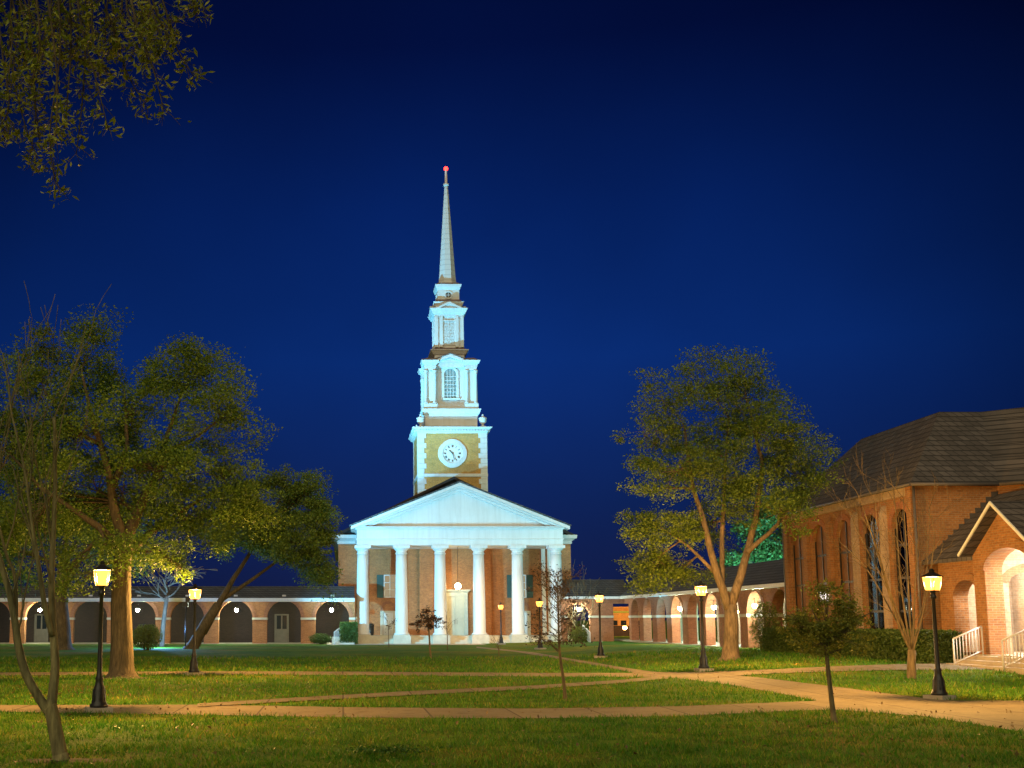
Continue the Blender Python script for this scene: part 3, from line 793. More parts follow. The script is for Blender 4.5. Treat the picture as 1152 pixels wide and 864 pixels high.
for k in range(4):
    mp0 = rot4(k); mpf = lambda u, z, d, mp0=mp0: mp0(u, z, -d)
    for sgn in (-1, 1): mb.prism([(sgn*1.25, zD2+0.002), (0, zGe+0.28), (0, zGe+0.08), (sgn*0.85, zD2+0.002)], mpf, 0.6, hE-0.002-0.02*k)
    mb.prism([(-0.86, zD2+0.001), (0.86, zD2+0.001), (0, zGe+0.09)], mpf, 0.5, hE-0.15)
mb.build('louvre_cornice', M['white'], chapel)
# small cap and lantern with round window
zE1 = zz(338.8, AY-1.5); hF = wpx(34.5, 340, AY-1.5)/2
mb = MB(); mb.sqlathe(CX, AY, [(hF-0.28, zD2+0.004), (hF-0.22, zE1-0.36), (hF-0.05, zE1-0.12), (hF, zE1)]); mb.build('lantern_base', M['white'], chapel)
mb = MB(); mb.frustum(CX, AY, zE1+0.003, zE1+0.34, hF-0.12, hF-0.12, 0.98, 0.98); mb.build('lantern_skirt', M['rooflet'], chapel)
zF1 = zz(323, AY-1.1); zF2 = zz(319.5, AY-1.2); hL = wpx(24.5, 328, AY-1)/2; hLc = wpx(29.6, 321, AY-1.2)/2
mb = MB(); mb.sqlathe(CX, AY, [(hL, zE1+0.1), (hL, zF1-0.22), (hL+0.04, zF1-0.18), (hLc-0.05, zF1+0.05), (hLc, zF2)]); mb.build('lantern', M['white'], chapel)
zo = zz(332, AY-hL)
for k in range(4):
    mp0 = rot4(k); mpf = lambda u, z, d, mp0=mp0: mp0(u, z, -hL-d)
    r_ = MB(); r_.archring(mpf, -0.27, 0.27, zo, 0.12, 0.002, 0.07, n=10)
    r_.archring(lambda u, z, d, m2=mpf: m2(u, 2*zo-z, d), -0.27, 0.27, zo, 0.12, 0.002, 0.07, n=10)
    r_.mbox(mpf, -0.02, 0.02, zo-0.26, zo+0.26, 0.02, 0.04); r_.mbox(mpf, -0.26, 0.26, zo-0.02, zo+0.02, 0.021, 0.039)
    w_ = r_.build('round_window', M['white'], chapel)
    g = MB(); g.prism([(0.28*math.cos(i*PI/10), zo+0.28*math.sin(i*PI/10)) for i in range(20)], mpf, 0.003, 0.012); g.build('pane', M['glass'], w_)
mb = MB(); mb.frustum(CX, AY, zF2+0.002, zF2+0.22, hLc-0.1, hLc-0.1, 0.92, 0.92); mb.build('spire_skirt', M['rooflet'], chapel)
# octagonal spire
zS0 = zF2+0.2; zS1 = zz(209.6, AY); r0 = wpx(18.6, 317, AY)/2/math.cos(PI/8); r1 = wpx(4.0, 212, AY)/2
M['spire'] = None
N = NT('spire_cladding')
t = N.n('ShaderNodeTexCoord'); w = N.n('ShaderNodeTexWave'); w.wave_type = 'BANDS'; w.bands_direction = 'Z'
w.inputs['Scale'].default_value = 0.62; w.inputs['Distortion'].default_value = 0.0
N.l(t.outputs['Object'], w.inputs['Vector'])
N.base(N.ramp(w.outputs['Fac'], [(0.0, (0.56,0.57,0.57)), (0.10, (0.72,0.72,0.70)), (1.0, (0.74,0.74,0.72))])); N.rough(0.55)
M['spire'] = N.m
mb = MB(); mb.lathe(CX, AY, [(r0*1.12, zS0-0.02), (r0*1.02, zS0+0.35), (r0*0.96, zS0+0.8), (r1, zS1)], 8, smooth=False, rot=PI/8); sp_ = mb.build('spire', M['spire'], chapel)
zP = zz(191.5, AY)
mb = MB(); mb.lathe(CX, AY, [(r1*1.0, zS1), (0.27, zS1+0.04), (0.27, zS1+0.22), (0.13, zS1+0.26), (0.11, zP-0.1), (0.11, zP)], 10); fn = mb.build('finial', M['white'], sp_)
mb = MB(); mb.lathe(CX, AY, [(0.10, zP+0.005), (0.17, zP+0.04), (0.19, zP+0.16), (0.17, zP+0.27), (0.08, zP+0.34), (0.02, zP+0.36)], 12); mb.build('beacon', M['beacon'], sp_)

# things about the portico
pend = thing('pendant_lantern', 'round glowing lantern hanging on a long chain above the cream main door', 'lantern', (CX, 98.9, zz(656, 98.9)))
zl = zz(659.4, 98.9); yl = 98.9
mb = MB(); mb.lathe(CX, yl, [(0.10, zl-0.26), (0.22, zl-0.16), (0.26, zl), (0.20, zl+0.16), (0.10, zl+0.24)], 14); mb.build('globe', M['lamp_bulb_white'], pend)
mb = MB(); mb.lathe(CX, yl, [(0.14, zl+0.245), (0.12, zl+0.30), (0.03, zl+0.38)], 12); mb.lathe(CX, yl, [(0.06, zl-0.34), (0.12, zl-0.265)], 10); mb.build('cap', M['iron'], pend)
mb = MB(); mb.tube([(CX, yl, zl+0.37), (CX, yl, z_arch+0.35)], 0.022, 6); mb.build('chain', M['iron'], pend)
bx_, by_ = U(417,700,99.6).x, 99.6
bin_ = thing('litter_bin', 'dark round litter bin behind the first portico column', 'bin', (bx_, by_, zf))
mb = MB(); mb.lathe(bx_, by_, [(0.24, zf), (0.27, zf+0.1), (0.29, zf+0.78)], 18); mb.build('drum', M['iron'], bin_)
mb = MB(); mb.lathe(bx_, by_, [(0.31, zf+0.785), (0.31, zf+0.84), (0.22, zf+0.98), (0.08, zf+1.02)], 18); mb.build('lid', M['iron'], bin_)

# ================================================================== ARCADES
def arcade_wall(mapf, arches, pw, z0, zs, zt, th, ends=None):
    """piers and arched spandrels; arches = sorted list of (centre, half width)"""
    mb = MB(); bands = []; rings = []
    for (c, w) in arches:
        mb.spandrel(mapf, c-w, c+w, zs, zt, 0, th, n=16)
    edges = []
    for i in range(len(arches)+1):
        if i == 0: a = ends[0]; b = arches[0][0]-arches[0][1]
        elif i == len(arches): a = arches[-1][0]+arches[-1][1]; b = ends[1]
        else: a = arches[i-1][0]+arches[i-1][1]; b = arches[i][0]-arches[i][1]
        if b-a > 0.05:
            mb.mbox(mapf, a, b, z0, zt, 0, th)
            bands.append(MB().mbox(mapf, a-0.03, b+0.03, zs-0.16, zs+0.02, -0.05, th+0.05))
    for (c, w) in arches:
        rings.append(MB().archring(mapf, c-w, c+w, zs+0.025, 0.30, -0.025, -0.002, n=16))
    return mb, bands, rings
def build_all(lst, name, mat, parent):
    for q in lst: q.build(name, mat, parent)
# ---- left arcade, along X in front of the chapel's left
AY0 = 96.0
la = thing('covered_arcade', 'long brick arcade with round arches and slate roof left of the columned portico', 'arcade', (-15, AY0, 0))
zs = zz(695, AY0)-0.0; ze0 = zz(675.7, AY0-0.4); ze1 = zz(673.2, AY0-0.4); zr = zz(659.5, AY0+2.1)
bayL = wpx(54.5, 695, AY0); c0 = U(374, 695, AY0).x; xe = 1.05
arch = sorted([(c0-bayL*k, 1.40) for k in range(0, 12)])
x_w = arch[0][0]-bayL/2
wmb, bmb, rmb = arcade_wall(mapX(AY0), arch, 0, -0.2, zs, ze0, 0.55, (x_w, xe))
wmb.build('wall', M['brick'], la); build_all(bmb, 'stone_band', M['stone'], la); build_all(rmb, 'arch_ring', M['brick_red'], la)
for (c, w) in arch:
    k = MB(); k.mbox(mapX(AY0), c-0.16, c+0.16, zs+w+0.03, zs+w+0.48, -0.09, -0.03); k.build('keystone', M['stone'], la)
def gable_roof_x(x0, x1, y0, y1, z0, z1, over=0.45):
    mb = MB(); yc = (y0+y1)/2; sl = (z1-z0)/(yc-(y0-over))
    mb.prism([(y0-over, z0+0.02), (yc, z1), (yc, z1-0.14), (y0-over+0.1, z0-0.06)], lambda u, z, d: (d, u, z), x0, x1)
    mb.prism([(y1+over, z0+0.02), (yc, z1), (yc, z1-0.14), (y1+over-0.1, z0-0.06)], lambda u, z, d: (d, u, z), x0, x1)
    return mb
gable_roof_x(x_w, xe-0.02, AY0, AY0+4.2, ze1, zr).build('roof', M['slate'], la)
f = MB(); f.box(x_w, xe-0.02, AY0-0.50, AY0-0.002, ze0-0.08, ze1-0.02); f.box(x_w, xe-0.02, AY0-0.55, AY0-0.504, ze0+0.06, ze1+0.03); f.build('fascia', M['white'], la)
mb = MB(); mb.box(x_w, xe, AY0+4.0, AY0+4.35, -0.2, ze1); mb.build('rear_wall', M['shade_dark_brick'], la)
mb = MB(); mb.box(x_w, xe, AY0+0.56, AY0+3.99, ze0-0.05, ze0+0.04); mb.build('ceiling', M['shade_wood'], la)
mb = MB(); mb.box(x_w, xe, AY0-0.3, AY0+4.0, -0.2, 0.05); mb.build('floor_slab', M['concrete'], la)
mpR = mapX(AY0+4.0)
M['door_grey'] = m_plain('shade_door', (0.14,0.12,0.10), 0.6, 0.15)  # doors darkened in colour for the shade inside the arcade
for px in (317, 47):
    x = U(px, 700, AY0+4).x
    d_ = MB(); d_.mbox(mpR, x-0.62, x-0.5, 0.06, 2.35, -0.08, -0.003); d_.mbox(mpR, x+0.5, x+0.62, 0.06, 2.35, -0.08, -0.003); d_.mbox(mpR, x-0.62, x+0.62, 2.35, 2.47, -0.08, -0.003)
    d_.mbox(mpR, x-0.49, x+0.49, 0.06, 1.2, -0.05, -0.004)
    for i in range(3): 
        u = x-0.49+0.98*i/2; d_.mbox(mpR, max(x-0.49, u-0.06), min(x+0.49, u+0.06), 1.2, 2.34, -0.05, -0.004)
    o = d_.build('door', M['door_grey'], la)
    g = MB(); g.mbox(mpR, x-0.42, x+0.42, 1.22, 2.33, -0.03, -0.006); g.build('pane', M['glass'], o)
# ---- right link and right arcade
ra = thing('covered_arcade', 'brick arcade running forward from the chapel to the right hall, its inner arches lit', 'arcade', (23.3, 78, 0))
ZL = 0.17
zsR = zz(692.8, AY0); zeR0 = zz(673.6, AY0-0.4)+0.04; zeR1 = zz(671.2, AY0-0.4)+0.04; zrR = zeR1+1.55
AX0 = 23.3; AX1 = 27.5
archx = [(U(651, 695, AY0).x, 0.95)]
pier_end = U(690, 695, AY0).x
wmb, bmb, rmb = arcade_wall(mapX(AY0), archx, 0, -0.2, zsR, zeR0, 0.55, (U(632,695,AY0).x, pier_end))
wmb.mbox(mapX(AY0), pier_end, AX0-0.003, zsR+1.0, zeR0, 0, 0.5)
nb = 9; by0 = 61.8; bst = 3.85
arcy = [(by0+bst*k, 1.28) for k in range(nb)]
w2, b2, r2 = arcade_wall(mapW(AX0), arcy, 0, 0.0, zsR, zeR0, 0.6, (59.7, by0+bst*(nb-0.5)+0.05))
w2.mbox(mapW(AX0), by0+bst*(nb-0.5)+0.05, AY0+0.5, zsR+1.0, zeR0, 0, 0.6)
for A, B in ((wmb, w2),): A.add(B.v, B.f)
bmb += b2; rmb += r2
wmb.build('wall', M['brick_red'], ra); build_all(bmb, 'stone_band', M['stone'], ra); build_all(rmb, 'arch_ring', M['brick_red'], ra)
w3, b3, r3 = arcade_wall(mapW(AX1-0.6), arcy, 0, 0.0, zsR, zeR0, 0.6, (59.7, by0+bst*(nb-0.5)+0.05))
w3.build('rear_wall', M['brick_pale'], ra); build_all(b3, 'stone_band', M['stone'], ra)
for (c, w) in arcy:
    k = MB(); k.mbox(mapW(AX0), c-0.14, c+0.14, zsR+w+0.03, zsR+w+0.42, -0.09, -0.03); k.build('keystone', M['stone'], ra)
mb = MB(); mb.box(AX0-0.2, AX1+0.2, 59.7, AY0+4.3, -0.2, 0.50*0+0.36); mb.build('floor_slab', M['concrete'], ra)
mb = MB(); mb.box(AX0+0.61, AX1-0.61, 59.7, AY0+3.9, zeR0-0.05, zeR0+0.03); mb.build('ceiling', M['stone'], ra)
mb = MB(); xc = (AX0+AX1)/2
for (xa, xb) in ((AX0-0.45, AX0-0.35), (AX1+0.45, AX1+0.35)):
    mb.prism([(xa, zeR1+0.02), (xc, zrR), (xc, zrR-0.14), (xb, zeR1-0.06)], lambda u, z, d: (u, d, z), 59.6, AY0+4.6)
mb.build('roof', M['slate'], ra)
gable_roof_x(U(632,695,AY0).x, AX0+0.5, AY0, AY0+4.2, zeR1, zrR-0.1).build('roof', M['slate'], ra)
f = MB(); f.box(AX0-0.52, AX0-0.003, 59.7, AY0-0.56, zeR0-0.05, zeR1-0.02); f.box(U(632,695,AY0).x, AX0-0.003, AY0-0.52, AY0-0.003, zeR0-0.05, zeR1-0.022)
f.build('fascia', M['white'], ra)

# ---- small cool lamps hung in the arches
def arch_lamp(name, loc, label, group, mat, s=0.15):
    root = thing(name, label, 'lamp', loc, group)
    x, y, z = loc
    mb = MB(); mb.lathe(x, y, [(s*0.5, z-s), (s*0.95, z-s*0.5), (s, z), (s*0.8, z+s*0.6)], 10); mb.build('globe', mat, root)
    mb = MB(); mb.lathe(x, y, [(s*0.85, z+s*0.61), (s*0.75, z+s*0.9), (0.03, z+s*1.2)], 10); mb.tube([(x, y, z+s*1.2), (x, y, z+s*1.2+0.25), (x, y+0.3, z+s*1.2+0.27)], 0.02, 5)
    mb.build('bracket', M['iron'], root)
    return root
grp = 'cool white lamps in the arcade arches'
for px, lab in ((373, 'cool white lamp in the arcade arch nearest the portico on its left'),
                (266, 'cool white lamp in the arch right of the leaning trunk, left arcade'),
                (155, 'cool white lamp in the arch above the round bush'),
                (45, 'cool white lamp in the far left arch of the left arcade')):
    p = U(px, 686, AY0-0.22); arch_lamp('arch_lamp', tuple(p), lab, grp, M['lamp_bulb_green'])
p = U(651, 685, AY0-0.22); arch_lamp('arch_lamp', tuple(p), 'cool white lamp in the arch just right of the portico', grp, M['lamp_bulb_green'])
def onW(px, py, X):
    Y = X*F_PX/(px-CXP); return U(px, py, Y)
for px, py, lab, mt in ((765, 684.5, 'small cool lamp in the middle of the right arcade, left of the near lamp post', 'lamp_bulb_green'),
                    (803, 683, 'cool white lamp between the right lamp post and the forked trunk', 'lamp_bulb_green'),
                    (849, 681.5, 'cool white lamp right of the forked trunk in the right arcade', 'lamp_bulb_green')):
    p = onW(px, py, AX0+0.15); arch_lamp('arch_lamp', tuple(p), lab, grp, M[mt], 0.14)
M['lamp_bulb_orange'] = m_emit('orange_bulb', (1.0,0.5,0.15), 60)
p = onW(829, 688, AX0+1.6); arch_lamp('wall_lamp', tuple(p), 'small orange lamp inside the right arcade beside the forked trunk', None, M['lamp_bulb_orange'], 0.12)
M['panel_light'] = m_emit('ceiling_light', (0.95,0.98,0.85), 160)
for Yq in (66.5, 73.5, 80.5, 87.5):
    c_ = thing('ceiling_light', 'flat ceiling light under the right arcade roof', 'light', (25.4, Yq, zeR0-0.06), 'ceiling lights of the right arcade')
    mb = MB(); mb.box(25.1, 25.7, Yq-0.35, Yq+0.35, zeR0-0.12, zeR0-0.055); mb.build('diffuser', M['panel_light'], c_)

# orange lit gatehouse far behind the arcade
gh = thing('brick_gatehouse', 'far orange lit brick building seen through the open arcade corner', 'building', (31, 126, 0))
gx0, gx1 = U(684,690,126).x, U(726,690,126).x
mb = MB(); mb.box(gx0, gx1, 126, 131, -0.2, zz(684.5,126)); mb.build('wall', M['brick_tan'], gh)
mb = MB()
mb.box(gx0-0.15, gx1+0.15, 125.8, 131.1, zz(684.5,126)+0.003, zz(682.6,126)); mb.build('parapet', M['brick_tan'], gh)
mb = MB(); mb.box(gx0+0.003, gx1-0.003, 125.6, 125.99, -0.2, zz(704,126)); mb.build('dark_base', M['shade_dark_brick'], gh)
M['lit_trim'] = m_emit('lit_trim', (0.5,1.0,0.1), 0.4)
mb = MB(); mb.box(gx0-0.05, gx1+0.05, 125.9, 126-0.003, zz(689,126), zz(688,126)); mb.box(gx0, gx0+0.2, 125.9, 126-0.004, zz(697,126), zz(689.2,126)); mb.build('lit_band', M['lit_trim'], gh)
mb = MB(); 
for i in range(4): mb.box(gx0+0.4+i*0.95, gx0+1.0+i*0.95, 125.95, 126-0.002, zz(703.5,126), zz(698,126))
mb.build('window', M['glass'], gh)
p = U(703, 706, 124); arch_lamp('wall_lamp', tuple(p), 'tiny warm lamp in front of the far orange building', None, M['lamp_bulb_orange'], 0.22)
pl = bpy.data.lights.new('gate_light', 'POINT'); pl.energy = 420; pl.color = (1, 0.36, 0.06); pl.shadow_soft_size = 0.2
plo = bpy.data.objects.new('gate_light', pl); col.objects.link(plo); plo.location = (gx0+1.5, 122.5, 3.2)

# ================================================================== HALL on the right
HX, HY0, HY1 = 22.9, 45.9, 59.5
hall = thing('brick_hall', 'tall brick hall with steep hipped shingle roof and arched windows at the right', 'hall', (26, 52, 0.4))
ze = zz(545, HY0)-0.0; zi = 0.62
poly = [(HX, HY1), (HX, HY0), (26.2, HY0), (33.0, 39.6), (48, 39.6), (48, HY1)]
wth = 0.5
# west wall as bays with tall arched windows
bays = 5; bl = (HY1-HY0)/bays
mpH = mapW(HX)
wl = MB(); zsp = 5.75; hw_ = 0.78
zw = zz(545, HY0)
for k in range(bays):
    c = HY0+bl*(k+0.5)
    wl.spandrel(mpH, c-hw_, c+hw_, zsp, ze, 0, wth, n=14)
    wl.mbox(mpH, c-bl/2, c-hw_, 0.0, ze, 0, wth); wl.mbox(mpH, c+hw_, c+bl/2, 0.0, ze, 0, wth)
    wl.mbox(mpH, c-hw_, c+hw_, 0.0, 1.0, 0, wth)
# other walls
for a, b in zip(poly[1:-2], poly[2:-1]):
    dx_, dy_ = b[0]-a[0], b[1]-a[1]; L = math.hypot(dx_, dy_); ux, uy = dx_/L, dy_/L
    mf = lambda u, z, d, a=a, ux=ux, uy=uy: (a[0]+ux*u-uy*d, a[1]+uy*u+ux*d, z)
    wl.mbox(mf, 0.5 if a == poly[1] else 0, L, 0.0, ze, 0, wth)
wl.box(HX+0.5, 48, HY1-0.5, HY1, 0, ze)
wl.build('wall', M['brick_hall'], hall)
for k in range(bays+1):
    y = HY0+bl*k; y = min(max(y, HY0+0.28), HY1-0.25)
    b_ = MB(); b_.mbox(mpH, y-0.21, y+0.21, 0.0, ze-0.9 if 0 < k < bays else ze-0.003, -0.17, -0.002)
    if 0 < k < bays: b_.prism([(y-0.21, ze-0.9), (y+0.21, ze-0.9), (y+0.21, ze-0.6), (y-0.21, ze-0.6)], lambda u, z, d: (HX+(d if z < ze-0.8 else d*0.1-0.002), u, z), -0.17, -0.0021)
    b_.build('buttress', M['brick_pale'] if k in (1, 2) else M['brick_hall'], hall)
cw = MB(); cw.mbox(mpH, HY0, HY1, ze-0.38, ze-0.004, -0.10, -0.003); cw.build('frieze', M['brick_pale'], hall)
for k in range(bays):
    c = HY0+bl*(k+0.5)
    f = MB()
    f.mbox(mpH, c-hw_, c-hw_+0.07, 1.0, zsp, 0.10, 0.22); f.mbox(mpH, c+hw_-0.07, c+hw_, 1.0, zsp, 0.10, 0.22)
    f.mbox(mpH, c-0.035, c+0.035, 1.0, zsp+hw_-0.02, 0.11, 0.21)
    for z in (1.02, 2.35, 3.7, 5.05): f.mbox(mpH, c-hw_+0.07, c+hw_-0.07, z-0.05, z+0.05, 0.115, 0.205)
    f.archring(mpH, c-hw_+0.07, c+hw_-0.07, zsp, 0.07, 0.2, 0.32, n=12)
    w_ = f.build('window', M['iron'], hall)
    g = MB(); g.prism([(c-hw_+0.02, 1.0), (c+hw_-0.02, 1.0)]+[(c+(hw_-0.02)*math.cos(a*PI/12), zsp+(hw_-0.02)*math.sin(a*PI/12)) for a in range(13)], mpH, 0.15, 0.165)
    N = None
    g.build('pane', M['hall_glass'] if k < 2 else M['blind'], w_)
    r_ = MB(); r_.archring(mpH, c-hw_, c+hw_, zsp, 0.28, -0.03, -0.002, n=14); r_.build('arch_ring', M['brick_red'], hall)
# rooms behind the windows: a lit one at the near end, a dim one beyond a partition
M['plaster'] = m_plain('room_plaster', (0.55,0.55,0.56), 0.8, 0.06)
rm = MB(); rm.box(HX+3.6, HX+3.7, HY0+0.6, HY1-0.6, 0.6, ze-0.1); rm.box(HX+0.55, HX+3.6, HY0+2*bl-0.06, HY0+2*bl+0.06, 0.6, ze-0.1); rm.build('partition', M['plaster'], hall)
rm = MB(); rm.box(HX+0.55, HX+3.59, HY0+0.55, HY1-0.55, 0.3, 0.6); rm.build('floor', M['concrete'], hall)
rm = MB(); rm.box(HX+0.55, HX+3.59, HY0+0.55, HY1-0.55, ze-0.09, ze-0.02); rm.build('ceiling', M['plaster'], hall)
for i, y in enumerate((HY0+0.9*bl, HY0+1.55*bl)):
    z = zz(592, HY0+1.5*bl)
    tl = thing('tube_light', 'cool fluorescent tube hanging inside the near arched hall windows', 'light', (HX+1.6, y, z), 'fluorescent tubes inside the hall')
    mb = MB(); mb.tube([(HX+1.0, y, z), (HX+2.4, y, z)], 0.035, 8); mb.build('tube', M['tube_light'], tl)
    mb = MB(); mb.box(HX+0.95, HX+2.45, y-0.09, y+0.09, z+0.045, z+0.10); mb.tube([(HX+1.7, y, z+0.10), (HX+1.7, y, ze-0.1)], 0.012, 5); mb.build('housing', M['rail'], tl)
wlx, wly = HX-0.2, 54.4
wl_ = thing('wall_lantern', 'pale lit lantern on the hall wall, half hidden by the small round tree', 'lamp', (wlx, wly, zz(671, wly)))
z = zz(671, wly); M['pale_lantern'] = m_emit('pale_lantern', (1.0,0.86,0.78), 2.2)
mb = MB(); mb.frustum(wlx-0.1, wly, z-0.24, z+0.2, 0.13, 0.13, 0.19, 0.19); mb.build('glass', M['pale_lantern'], wl_)
mb = MB(); mb.sqlathe(wlx-0.1, wly, [(0.2, z+0.203), (0.21, z+0.22), (0.05, z+0.36)]); mb.box(wlx-0.1, wlx+0.2, wly-0.03, wly+0.03, z+0.3, z+0.34); mb.build('bracket', M['iron'], wl_)
# roof: steep hips, level top
iz = zz(463, 48.6); rr_ = 2.6
ins = [(HX+rr_, HY1-3.4), (HX+rr_, HY0+2.75), (27.3, HY0+2.75), (34.1, 42.4), (48, 42.4), (48, HY1-3.4)]
rf = MB(); ov = 0.35
outp = [(HX-ov, HY1+ov), (HX-ov, HY0-ov), (26.2-0.14, HY0-ov), (33.0-0.14, 39.6-ov), (48, 39.6-ov), (48, HY1+ov)]
n = len(outp)
vs = [(x, y, ze+0.02) for x, y in outp]+[(x, y, iz) for x, y in ins]
fs = [(i, (i+1)%n, n+(i+1)%n, n+i) for i in range(n)]+[tuple(range(n, 2*n)), tuple(reversed(range(n)))]
rf.add(vs, fs); rf.build('roof', M['shingle'], hall)
gt = MB()
for a, b in zip(outp[:4], outp[1:5]):
    gt.tube([(a[0], a[1], ze-0.03), (b[0], b[1], ze-0.03)], 0.075, 6)
for y in (HY0-0.1, HY1+0.12): gt.tube([(HX-0.12, y, ze-0.05), (HX-0.12, y, 0.3)], 0.055, 6)
gt.build('gutter', m_plain('gutter_metal', (0.12,0.10,0.09), 0.5, 0.1), hall)

# ---- low entrance wing with gabled porch
wing = thing('entrance_wing', 'low brick entrance wing with white gable trim and lit porch before the hall', 'wing', (26, 41, 0.5))
WX, WZ = 23.4, 4.35
fl = 0.78                                      # porch floor
py0, py1, pc = 37.45, 41.75, 39.6; PX = 22.75
mpW = mapW(WX); mpP = mapW(PX)
w_ = MB()
# wing wall north of the porch, with an arched opening
ay, aw = 43.55, 0.92; asz = 2.75
w_.spandrel(mpW, ay-aw, ay+aw, asz, WZ, 0, 0.55, rise=0.72, n=14)
w_.mbox(mpW, py1, ay-aw, 0, WZ, 0, 0.55); w_.mbox(mpW, ay+aw, HY0-0.43, 0, WZ, 0, 0.55); w_.mbox(mpW, ay-aw, ay+aw, 0, 0.80, 0, 0.55)
w_.mbox(mpW, 32.5, py0, 0, WZ, 0, 0.55)
# porch front
pw2, psz, prise = 1.42, 3.72, 0.72; gz0, gz1 = 4.55, 6.0
w_.spandrel(mpP, pc-pw2, pc+pw2, psz, gz0, 0, 0.62, rise=prise, n=18)
w_.mbox(mpP, py0, pc-pw2, 0.2, gz0, 0, 0.62); w_.mbox(mpP, pc+pw2, py1, 0.2, gz0, 0, 0.62)
gh2 = 2.0
w_.prism([(pc-gh2-0.15, gz0), (pc+gh2+0.15, gz0), (pc, gz1-0.1)], mpP, 0.001, 0.5)
w_.box(PX+0.62, 30, py0+0.003, py0+0.4, 0.2, gz0-0.004)
w_.build('wall', M['brick_hall'], wing)
# inner porch wall with a second arch, and the side arch reveals
iw = MB(); mpI = mapW(26.4)
iw.spandrel(mpI, pc-1.1, pc+1.1, 2.9, gz0-0.3, 0, 0.5, rise=0.75, n=14); iw.mbox(mpI, py0+0.41, pc-1.1, fl, gz0-0.3, 0, 0.5); iw.mbox(mpI, pc+1.1, py1-0.41, fl, gz0-0.3, 0, 0.5)
bw = MB(); bw.mbox(mapW(30), py0, py1, fl, gz0, 0, 0.4); bw.build('back_wall', M['brick_pale'], wing)
mpN = mapX(py1-0.4)
iw.spandrel(mpN, 23.75, 25.75, 3.30, gz0-0.004, 0, 0.39, rise=0.42, n=14); iw.mbox(mpN, PX+0.622, 23.75, fl, gz0-0.004, 0, 0.39); iw.mbox(mpN, 25.75, 26.39, fl, gz0-0.004, 0, 0.39)
iw.build('inner_wall', M['brick_pale'], wing)
ir = MB(); ir.archring(mpN, 23.75, 25.75, 3.305, 0.30, -0.03, -0.002, rise=0.42, n=14); ir.build('arch_ring', M['brick_red'], wing)
ir = MB(); ir.archring(mpI, pc-1.1, pc+1.1, 2.905, 0.34, -0.03, -0.002, rise=0.75, n=14); ir.build('arch_ring', M['brick_red'], wing)
lin_ = MB(); lin_.mbox(mapW(26.0), py1+0.01, HY0-0.5, 0.5, WZ-0.2, 0, 0.3); lin_.box(WX+0.56, 25.99, HY0-0.85, HY0-0.45, 0.5, WZ-0.2); lin_.build('inner_wall', M['brick_pale'], wing)
gl = MB(); gl.mbox(mpW, ay-0.55, ay+0.5, 1.0, 3.4, 1.2, 1.24); gl.build('glass_door', M['glass'], wing)
or_ = MB(); or_.archring(mpP, pc-pw2, pc+pw2, psz, 0.36, -0.04, -0.002, rise=prise, n=18); or_.build('arch_ring', M['brick_hall'], wing); or_ = MB(); or_.archring(mpW, ay-aw, ay+aw, asz, 0.3, -0.03, -0.002, rise=0.72, n=14); or_.build('arch_ring', M['brick_hall'], wing)
fb = MB(); fb.box(PX-0.1, 30, py0, py1, 0.0, fl); fb.box(WX+0.56, 26.0, py1+0.001, HY0-0.5, 0.0, fl-0.01); fb.build('porch_floor', M['concrete'], wing)
pcg = MB(); pcg.box(PX+0.63, 29.9, py0+0.41, py1-0.41, gz0-0.02, gz0+0.06); pcg.box(WX+0.56, 25.99, py1+0.01, HY0-0.9, WZ-0.3, WZ-0.22); pcg.build('porch_ceiling', M['white'], wing)
rf = MB()
# wing roof: west slope rising to the hall
zru = 6.95; xru = 26.15
def roof_z(x): return WZ-0.05+(x-(WX-0.4))*(zru-WZ+0.05)/(xru-WX+0.4)
for (ya, yb, x0) in ((32.0, py0, WX-0.4), (py0, py1, 25.35), (py1, HY0-0.004, WX-0.4)):
    rf.add([(x0, ya, roof_z(x0)), (x0, yb, roof_z(x0)), (xru, yb, zru), (xru, ya, zru), (xru+4, ya, zru), (xru+4, yb, zru),
            (x0, ya, roof_z(x0)-0.15), (x0, yb, roof_z(x0)-0.15), (xru, yb, zru-0.15), (xru, ya, zru-0.15)],
           [(0,3,2,1), (3,4,5,2), (0,1,7,6), (6,7,8,9), (0,6,9,3), (1,2,8,7)])
# porch gable roof running back into the wing roof
for sgn in (-1, 1):
    rf.prism([(pc+sgn*(gh2+0.28), gz0-0.18), (pc, gz1+0.06), (pc, gz1-0.09), (pc+sgn*(gh2+0.2), gz0-0.3)], mapW(PX-0.42), 0, 3.6)
rf.build('roof', M['shingle'], wing)
tr = MB()
for sgn in (-1, 1):
    tr.prism([(pc+sgn*(gh2+0.30), gz0-0.22), (pc, gz1+0.05), (pc, gz1-0.08), (pc+sgn*(gh2+0.25), gz0-0.30)], mapW(PX-0.47), 0, 0.046)
tr.build('raking_trim', M['white'], wing)
fl_ = MB()
for i in range(12):
    t_ = i/12; x = WX+t_*(xru-WX); z = WZ+0.12+t_*(zru-WZ); fl_.box(x, x+0.26, HY0-0.02, HY0-0.003, z-0.05, z+0.22)
fl_.build('step_flashing', m_plain('lead_flashing', (0.07,0.06,0.055), 0.6), wing)
st = MB(); nst = 3; tz0 = T(PX-1, pc)
for i in range(nst):
    st.box(PX-0.1-0.34*(i+1), PX-0.1-0.34*i, py0-0.4, py1+0.15, 0.0, tz0+(fl-tz0)*(nst-i-0.35)/nst)
st.build('front_steps', M['concrete'], wing)
